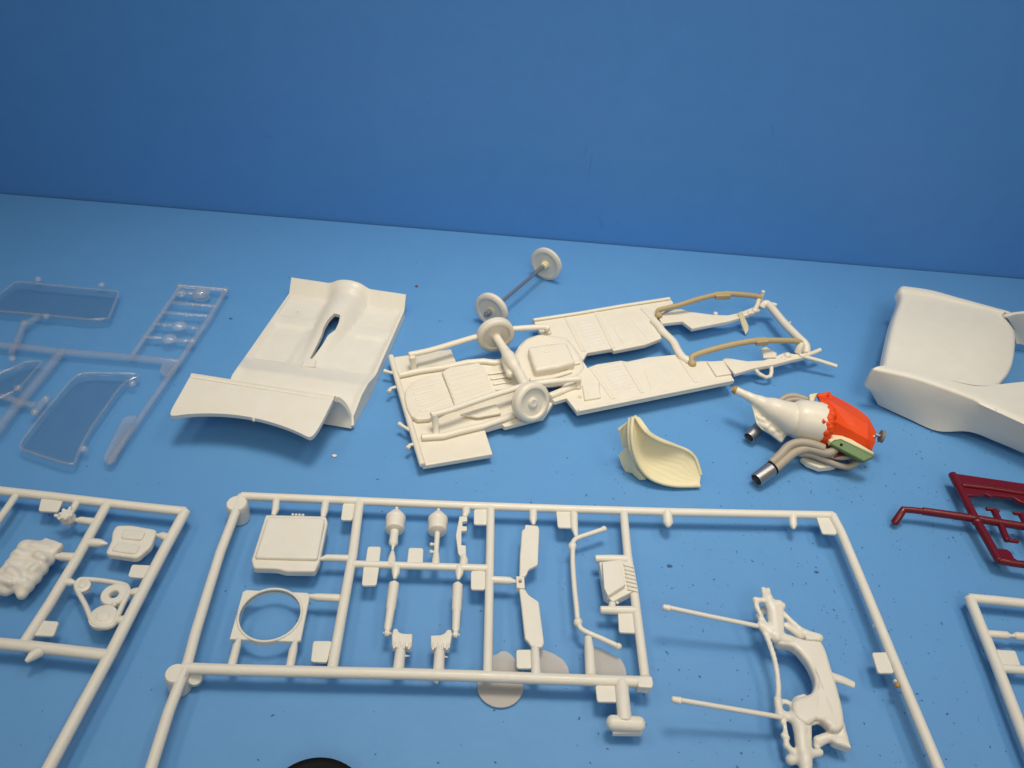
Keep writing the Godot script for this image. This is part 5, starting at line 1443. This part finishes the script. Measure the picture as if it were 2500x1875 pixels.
	part(o, "valve_cover", s, M.cover_green)
	s = Shape.new()
	s.ball(Vector3(134.1, 13.4, -252.6), 0.6, 0.5)
	part(o, "cover_plug", s, M.black_plastic)
	# pulley
	var c := Vector3(153.8, 11, -262.4)
	var ad := (Vector3(153.8, 11, -262.4) - Vector3(141.8, 12, -265.3)).normalized()
	s = Shape.new()
	s.lathe(c - ad * 0.6, c + ad * 0.9, [[0.0, 2.5], [0.1, 2.75], [0.4, 2.5], [0.6, 2.5], [0.9, 2.75], [1.0, 2.5]], 28)
	part(o, "pulley", s, M.pulley_grey)
	s = Shape.new()
	s.tube([c - ad * 4.5, c], 0.9, 12)
	part(o, "shaft", s, M.steel)
	s = Shape.new()
	s.ball(Vector3(148.5, 14, -258.4), 0.9, 0.9)
	part(o, "chrome_stud", s, M.chrome)
	# headers
	var h: Material = M.header_paint
	for t in [[[Vector3(106.4, 6.5, -245.8), Vector3(109.9, 8.2, -248.9), Vector3(113.7, 10, -252.7), Vector3(117.7, 11.2, -254), Vector3(122.5, 11.4, -253.7), Vector3(127.8, 10.5, -252.7)], 1.75], [[Vector3(107.6, 5.5, -243.5), Vector3(111.4, 7, -246.8), Vector3(116.1, 8.5, -250.8), Vector3(121.2, 9.4, -252.7), Vector3(125.4, 9.3, -252.2), Vector3(129.7, 9, -251.6), Vector3(133, 9.5, -253.7)], 1.8], [[Vector3(118.6, 7.2, -251.7), Vector3(122.7, 7.2, -251.9), Vector3(126.7, 6.6, -251.1), Vector3(131, 5.6, -250.1), Vector3(135.2, 4.6, -249.5), Vector3(139.5, 4.6, -249.4), Vector3(142.6, 7, -250.4)], 1.25], [[Vector3(129.7, 8, -252), Vector3(134.5, 7.2, -251.5), Vector3(138.5, 7.6, -252), Vector3(141.1, 8.5, -252.8)], 1.1], [[Vector3(115, 11, -279.6), Vector3(117.6, 12, -281.5), Vector3(121, 12.6, -282.2), Vector3(124.7, 12.6, -281.1), Vector3(127.4, 12.8, -279.4)], 1.3], [[Vector3(115.7, 10.2, -279.2), Vector3(118.9, 11.2, -280.3), Vector3(122.3, 11.8, -280.7), Vector3(125.6, 12, -279.5)], 1.2], [[Vector3(115.7, 10.5, -279.7), Vector3(110.9, 8, -274), Vector3(105.7, 5.4, -268.4)], 1.9]]:
		s = Shape.new()
		s.tube(curve(t[0], 4), t[1], 16, 0.3)
		part(o, "header_pipe", s, h)
	s = Shape.new()
	s.tube(curve([Vector3(132.5, 8, -250.9), Vector3(135.1, 8.5, -251.6), Vector3(137.7, 9, -251.9)], 3), 0.5, 8)
	part(o, "plug_wire", s, M.red_plastic)
	for t in [[Vector3(106.2, 5.6, -243.4), Vector3(99.6, 3.9, -238), 2.95], [Vector3(106, 5.2, -268.6), Vector3(100.8, 3.6, -263), 2.6]]:
		s = Shape.new()
		var tr: float = t[2]
		s.lathe(t[0], t[1], [[0.0, tr * 0.5], [0.02, tr * 0.98], [0.06, tr], [0.97, tr], [1.0, tr * 0.97], [0.995, tr * 0.82], [0.6, tr * 0.78], [0.55, 0.1]], 28)
		part(o, "exhaust_tip", s, M.chrome)
		s = Shape.new()
		s.lathe(t[0].lerp(t[1], -0.1), t[0].lerp(t[1], 0.03), [[0.0, tr * 0.9], [0.2, tr * 1.02], [0.8, tr * 1.02], [1.0, tr * 0.9]], 24)
		part(o, "joint_ring", s, M.black_plastic)
	slab(o, [Vector3(120.7, 4, -253.3), Vector3(123.7, 4, -255.3), Vector3(129.3, 4, -253.6), Vector3(134.6, 4, -250.4), Vector3(131.3, 4, -249.1), Vector3(127.2, 4, -248.1), Vector3(122.6, 4, -250.4)], 3.0, 0.6, "oil_pan", w)


func suspension() -> void:
	var w: Material = M.white_plastic
	var o := thing("front_suspension", "white front suspension subframe with two thin control rods, lower right", "model car part", Vector3(101.7, 0, -150.5))
	for q in [[[Vector3(56.2, 15, -165.6), Vector3(69.4, 13, -165.1), Vector3(85.8, 10.5, -164.7)], [Vector3(54.6, 15.2, -165.5), Vector3(56.3, 15, -165.4)]], [[Vector3(56.3, 14, -134.1), Vector3(70.9, 11.5, -134.3), Vector3(87.9, 9, -134.3)], [Vector3(54.7, 14.2, -134), Vector3(56.9, 14, -133.9)]]]:
		var s := Shape.new()
		s.tube(q[0], 0.78, 10, 0.5)
		var rod := part(o, "control_rod", s, w)
		s = Shape.new()
		s.tube([q[1][0], q[1][0].lerp(q[1][1], 0.5), q[1][1]], [0.95, 1.0, 1.15], 10, 0.5)
		part(rod, "rod_end", s, w)
	var lo := Vector3(1e9, 0.5, 1e9)
	var hi := Vector3(-1e9, 18, -1e9)
	for p in [Vector3(87, 10, -180.9), Vector3(121.2, 10, -184.4), Vector3(77.5, 5, -116.4), Vector3(108.9, 5, -119), Vector3(117, 7, -152)]:
		lo.x = minf(lo.x, p.x - 3); lo.z = minf(lo.z, p.z - 3)
		hi.x = maxf(hi.x, p.x + 3); hi.z = maxf(hi.z, p.z + 3)
	var f := Field.new(lo, hi, 0.45)
	f.limb(Vector3(92.2, 8.6, -162.3), Vector3(96.6, 8, -161.5), 2.0, 2.0, 0.8)
	f.limb(Vector3(96.5, 7.2, -138.1), Vector3(100, 7.2, -138.8), 2.2, 2.0, 0.8)
	f.limb(Vector3(106.4, 7, -134.7), Vector3(106.4, 6, -131.4), 1.4, 1.6, 0.8)
	f.limb(Vector3(96.4, 7, -142.6), Vector3(94.5, 6.5, -140.7), 1.8, 1.4, 0.8)
	# foot at the lower right
	f.box(Vector3(105.4, 5, -130.7), Vector3(107.9, 5, -131.1) - Vector3(105.4, 5, -130.7), Vector3(0, 1.9, 0), (Vector3(104.7, 5, -128.4) - Vector3(105.4, 5, -130.7)) * 0.9, 0.8, 1.0)
	f.limb(Vector3(99, 5.4, -130), Vector3(103, 6, -131.2), 1.3, 1.4, 1.0)
	f.limb(Vector3(98.5, 4.6, -128.5), Vector3(101.2, 5.4, -130.4), 1.0, 1.2, 1.0)
	# arch beside the foot
	f.limb(Vector3(98.1, 7, -134.6), Vector3(101.2, 7, -135.6), 0.9, 0.9, 1.0)
	f.limb(Vector3(101.2, 7, -135.6), Vector3(103.2, 6.6, -133.9), 0.9, 0.9, 1.0)
	f.limb(Vector3(103.2, 6.6, -133.9), Vector3(104.3, 6, -131.8), 0.9, 1.2, 1.0)
	# upper right wing
	f.limb(Vector3(95.8, 10, -170.5), Vector3(98.5, 9.6, -167.1), 0.9, 0.9, 0.6)
	f.limb(Vector3(98.5, 9.6, -167.1), Vector3(101.6, 9.2, -164.2), 0.9, 1.1, 0.6)
	f.limb(Vector3(95.6, 8.4, -167.4), Vector3(100.1, 8.6, -163.7), 0.9, 1.2, 1.2)
	f.limb(Vector3(101.6, 9.2, -164.2), Vector3(105.8, 9, -163.1), 1.3, 1.5, 1.0)
	# upper tower
	f.limb(Vector3(92.4, 10.4, -173.3), Vector3(91.7, 9, -163.3), 2.1, 2.1, 0.8)
	f.limb(Vector3(94.5, 10.4, -173.5), Vector3(93.1, 9, -163.5), 1.5, 1.6, 0.5)
	f.limb(Vector3(94.3, 11, -173.5), Vector3(95.5, 11, -173.1), 1.5, 1.1, 0.8)
	f.limb(Vector3(91.1, 11.4, -175.7), Vector3(91.1, 11, -172.7), 1.5, 1.4, 0.8)
	f.limb(Vector3(90, 11.4, -178.9), Vector3(90, 11.4, -175.6), 0.9, 0.95, 0.5)
	f.limb(Vector3(91.7, 11.4, -178.9), Vector3(91.4, 11.4, -175.8), 0.75, 0.8, 0.5)
	f.limb(Vector3(86.7, 11.2, -174.3), Vector3(91.4, 11.2, -174.6), 1.0, 0.8, 0.6)
	f.limb(Vector3(86.7, 11, -174.7), Vector3(86.8, 10.6, -172.1), 0.95, 0.8, 0.5)
	f.limb(Vector3(86.8, 10.6, -171.8), Vector3(87.8, 10.2, -169.1), 0.95, 0.65, 0.4)
	f.limb(Vector3(87.8, 10.2, -169.1), Vector3(88.6, 9.8, -166.7), 0.65, 0.8, 0.4)
	f.limb(Vector3(87.6, 10, -167.8), Vector3(87.7, 10, -167.6), 1.1, 1.1, 0.4)
	f.limb(Vector3(90.4, 6.5, -173.9), Vector3(88.9, 5.5, -172), 1.4, 1.3, 1.0)
	f.limb(Vector3(90.4, 6.5, -173.9), Vector3(91.7, 9, -170.8), 1.2, 1.0, 1.0)
	f.limb(Vector3(87.2, 9.8, -165.6), Vector3(89.7, 9.6, -165), 1.3, 1.5, 0.8)
	f.limb(Vector3(87.8, 9.6, -164.4), Vector3(91.6, 9, -162), 1.1, 1.8, 0.8)
	# cut the round inner side of the arch
	f.limb(Vector3(94.7, 8, -150.1) + Vector3(0, -8, 0), Vector3(94.7, 8, -150.1) + Vector3(0, 8, 0), 7.4, 7.4, 0.6, true)
	# tie bar
	var tie := curve([Vector3(88.1, 9.4, -163.6), Vector3(89.1, 9.2, -159.3), Vector3(89.8, 8.8, -153.9), Vector3(89.8, 8.4, -148.6), Vector3(89.3, 8, -143.8), Vector3(88.5, 7.8, -140.2)], 3)
	for k in tie.size() - 1: f.limb(tie[k], tie[k + 1], 0.82, 0.82, 0.4)
	# lower joint with its small ring
	f.limb(Vector3(88.5, 7.8, -140.6), Vector3(88.3, 7.4, -135.8), 1.15, 1.2, 0.6)
	var ringc := Vector3(90.9, 7.2, -138.4)
	for k in 14:
		var d0 := Vector3(cos(TAU * k / 14), 0, sin(TAU * k / 14)) * 2.1
		var d1 := Vector3(cos(TAU * (k + 1) / 14), 0, sin(TAU * (k + 1) / 14)) * 2.1
		f.limb(ringc + d0, ringc + d1, 0.75, 0.75, 0.4)
	f.limb(Vector3(93.3, 7.4, -138.8), Vector3(93.5, 7.4, -137.3), 1.3, 1.3, 0.8)
	f.limb(Vector3(88.5, 7.4, -135.8), Vector3(91.9, 7.2, -135.2), 1.2, 1.2, 0.8)
	f.limb(Vector3(89.5, 7.2, -134.9), Vector3(89.3, 6.6, -130.8), 0.7, 0.7, 0.5)
	f.limb(Vector3(88.9, 7, -133.9), Vector3(89, 7, -133.8), 0.95, 0.95, 0.4)
	f.limb(Vector3(88.5, 6.6, -129.9), Vector3(89.5, 6.4, -129.4), 0.85, 0.9, 0.4)
	f.limb(Vector3(89.3, 6.6, -130.8), Vector3(89.1, 6, -127.3), 0.75, 0.95, 0.5)
	f.limb(Vector3(89.1, 6, -127.1), Vector3(90.7, 5.6, -125.6), 0.95, 0.9, 0.5)
	f.limb(Vector3(90.7, 5.6, -125.6), Vector3(94.1, 5.4, -125.8), 0.9, 1.1, 0.6)
	# lower tower
	f.limb(Vector3(93, 7.4, -135.7), Vector3(93.9, 7, -132.1), 1.9, 1.9, 0.8)
	f.limb(Vector3(93.9, 7, -132.1), Vector3(93.5, 6, -125.8), 2.0, 1.9, 0.8)
	f.limb(Vector3(96.6, 7.2, -135.7), Vector3(94.9, 6, -126.3), 1.4, 1.4, 0.4)
	f.limb(Vector3(94, 5.4, -124.7), Vector3(93.8, 5.2, -122.6), 2.2, 2.1, 0.6)
	f.limb(Vector3(93.7, 5.2, -122.3), Vector3(93.6, 5, -118.8), 1.7, 1.7, 0.5)
	f.limb(Vector3(96.2, 5.4, -125.6), Vector3(98.8, 5.2, -126.3), 1.3, 1.2, 0.8)
	f.limb(Vector3(90.3, 4, -124), Vector3(92.5, 4.8, -124.3), 1.6, 1.3, 0.8)
	var s := Shape.new()
	f.mesh(s)
	part(o, "subframe", s, w, "", 65.0)
	var arch := [Vector3(92.1, 9.6, -162.7), Vector3(94.6, 9.6, -163.8), Vector3(97.3, 9.6, -163.2), Vector3(101, 9.6, -162), Vector3(106.4, 9.6, -162.2), Vector3(107.2, 9.6, -158.6), Vector3(107.4, 9.6, -153.8), Vector3(107.5, 9.6, -150.1), Vector3(107.7, 9.6, -145.4), Vector3(107.7, 9.6, -140.9), Vector3(107.4, 9.6, -136.9), Vector3(106.7, 9.6, -132.9), Vector3(104.3, 9.6, -131.2), Vector3(102.1, 9.6, -131.4), Vector3(101.7, 9.6, -133.2), Vector3(100.2, 9.6, -134.7), Vector3(98.1, 9.6, -134.5), Vector3(96.4, 9.6, -132.5), Vector3(92.9, 9.6, -133.6), Vector3(91.8, 9.6, -135.7), Vector3(92.4, 9.6, -139.4), Vector3(93.6, 9.6, -140.7), Vector3(96.4, 9.6, -142), Vector3(99.2, 9.6, -143), Vector3(101, 9.6, -146.2), Vector3(101.3, 9.6, -148.9), Vector3(100.4, 9.6, -153.3), Vector3(98.2, 9.6, -157.8), Vector3(96.1, 9.6, -159.5), Vector3(92.7, 9.6, -159.4), Vector3(91.2, 9.6, -160.5)]
	s = Shape.new()
	s.plate(rounded(arch, 1.2, 2), 4.6, 1.1)
	part(o, "crossmember", s, w, "", 62.0)
	s = Shape.new()
	s.plate(rounded([Vector3(100.9, 10.2, -163.4), Vector3(103, 10.2, -164.8), Vector3(106.4, 10.2, -163.3), Vector3(105.9, 10.2, -161.5), Vector3(101.2, 10.2, -161.7)], 0.4), 2.2, 0.4)
	part(o, "mount_block", s, w)
	s = Shape.new()
	s.tube([Vector3(107.3, 8, -150), Vector3(110.8, 7.4, -149.5), Vector3(114.2, 6.8, -148.5)], [1.5, 1.4, 1.2], 12, 0.15, 0.6)
	part(o, "steering_arm", s, w)


func cap() -> void:
	var c := Vector3(-42.5, 11, -110.3) + Vector3(0, -11, 14.4)
	var o := thing("round_cap", "black round cap cut off by the bottom edge of the picture", "bottle cap", c)
	var s := Shape.new()
	s.lathe(c, c + Vector3(0, 11, 0), [[0.0, 14.0], [0.04, 14.4], [0.9, 14.4], [0.97, 14.1], [1.0, 13.2], [1.0, 11.8], [0.975, 11.4], [0.975, 0.1]], 72)
	part(o, "shell", s, M.black_plastic)
	for k in 60:
		s = Shape.new()
		var d := Vector3(cos(TAU * k / 60), 0, sin(TAU * k / 60)) * 14.35
		s.tube([c + d + Vector3(0, 0.8, 0), c + d + Vector3(0, 9.4, 0)], 0.32, 5, 0.5)
		part(o, "grip_rib", s, M.black_plastic)


func crumb(called: String, label: String, at: Vector3, r: float, mat: Material, long := 1.0) -> void:
	var o := thing(called, label, "crumb", Vector3(at.x, 0, at.z), "crumbs on the tabletop")
	var s := Shape.new()
	var f := []
	for k in 7:
		var an := TAU * k / 7.0
		f.append(Vector3(at.x, 0, at.z) + Vector3(cos(an) * r * long * (0.8 + 0.35 * rng.randf()), r * 0.7, sin(an) * r * (0.7 + 0.4 * rng.randf())))
	s.plate(f, r * 0.68, r * 0.2)
	part(o, "flake", s, mat)


func litter() -> void:
	crumb("plastic_crumb", "tiny white plastic crumb on the table below the cab floor panel", Vector3(-67.8, 0, -235.4), 0.8, M.white_grit, 1.4)
	crumb("plastic_crumb", "tiny dark red crumb on the table left of the wheel axle, near the back wall", Vector3(-52.8, 0, -360.7), 0.8, M.red_grit)
	crumb("plastic_crumb", "dark elongated fleck on the table right of the suspension's upper tower", Vector3(115.5, 0, -197.4), 0.6, M.grit, 1.3)
	crumb("plastic_crumb", "dark blue grey crumb just below the large frame's back rail, right of the heater box", Vector3(61.8, 0, -194.5), 0.7, M.grit, 1.5)
	crumb("plastic_crumb", "grey fleck on the table between the clear frame and cab floor panel", Vector3(-135.5, 0, -320.1), 0.55, M.grit, 1.6)
	# dust and grit that nobody could count
	var s := Shape.new()
	origin = Vector3.ZERO
	s.plate([Vector3(0.5, 0.14, 0.1), Vector3(0.1, 0.14, 0.42), Vector3(-0.46, 0.14, 0.2), Vector3(-0.35, 0.14, -0.34), Vector3(0.2, 0.14, -0.4)], 0.12, 0.03)
	var mesh := commit(s, 40.0)
	mesh.surface_set_material(0, M.grit)
	var mm := MultiMesh.new()
	mm.transform_format = MultiMesh.TRANSFORM_3D
	mm.mesh = mesh
	var where := []
	while where.size() < 1700:
		var p := Vector3(rng.randf_range(-260, 260), 0.03, rng.randf_range(-415, -70))
		var keep := 0.05 + 0.75 * smoothstep(-20.0, 110.0, p.x) * smoothstep(-330.0, -230.0, p.z)
		if rng.randf() < keep: where.append(p)
	mm.instance_count = where.size()
	for i in where.size():
		var k := 0.26 + 0.5 * pow(rng.randf(), 3.0)
		var b := Basis(Vector3.UP, rng.randf() * TAU) * Basis.from_scale(Vector3(k * rng.randf_range(0.8, 2.0), 0.6, k))
		mm.set_instance_transform(i, Transform3D(b, where[i] * MM))
	var dust := MultiMeshInstance3D.new()
	dust.name = "dust_specks"
	dust.multimesh = mm
	dust.set_meta("kind", "stuff")
	dust.set_meta("label", "fine dark dust and grit scattered over the blue tabletop")
	dust.set_meta("category", "dust")
	add_child(dust)
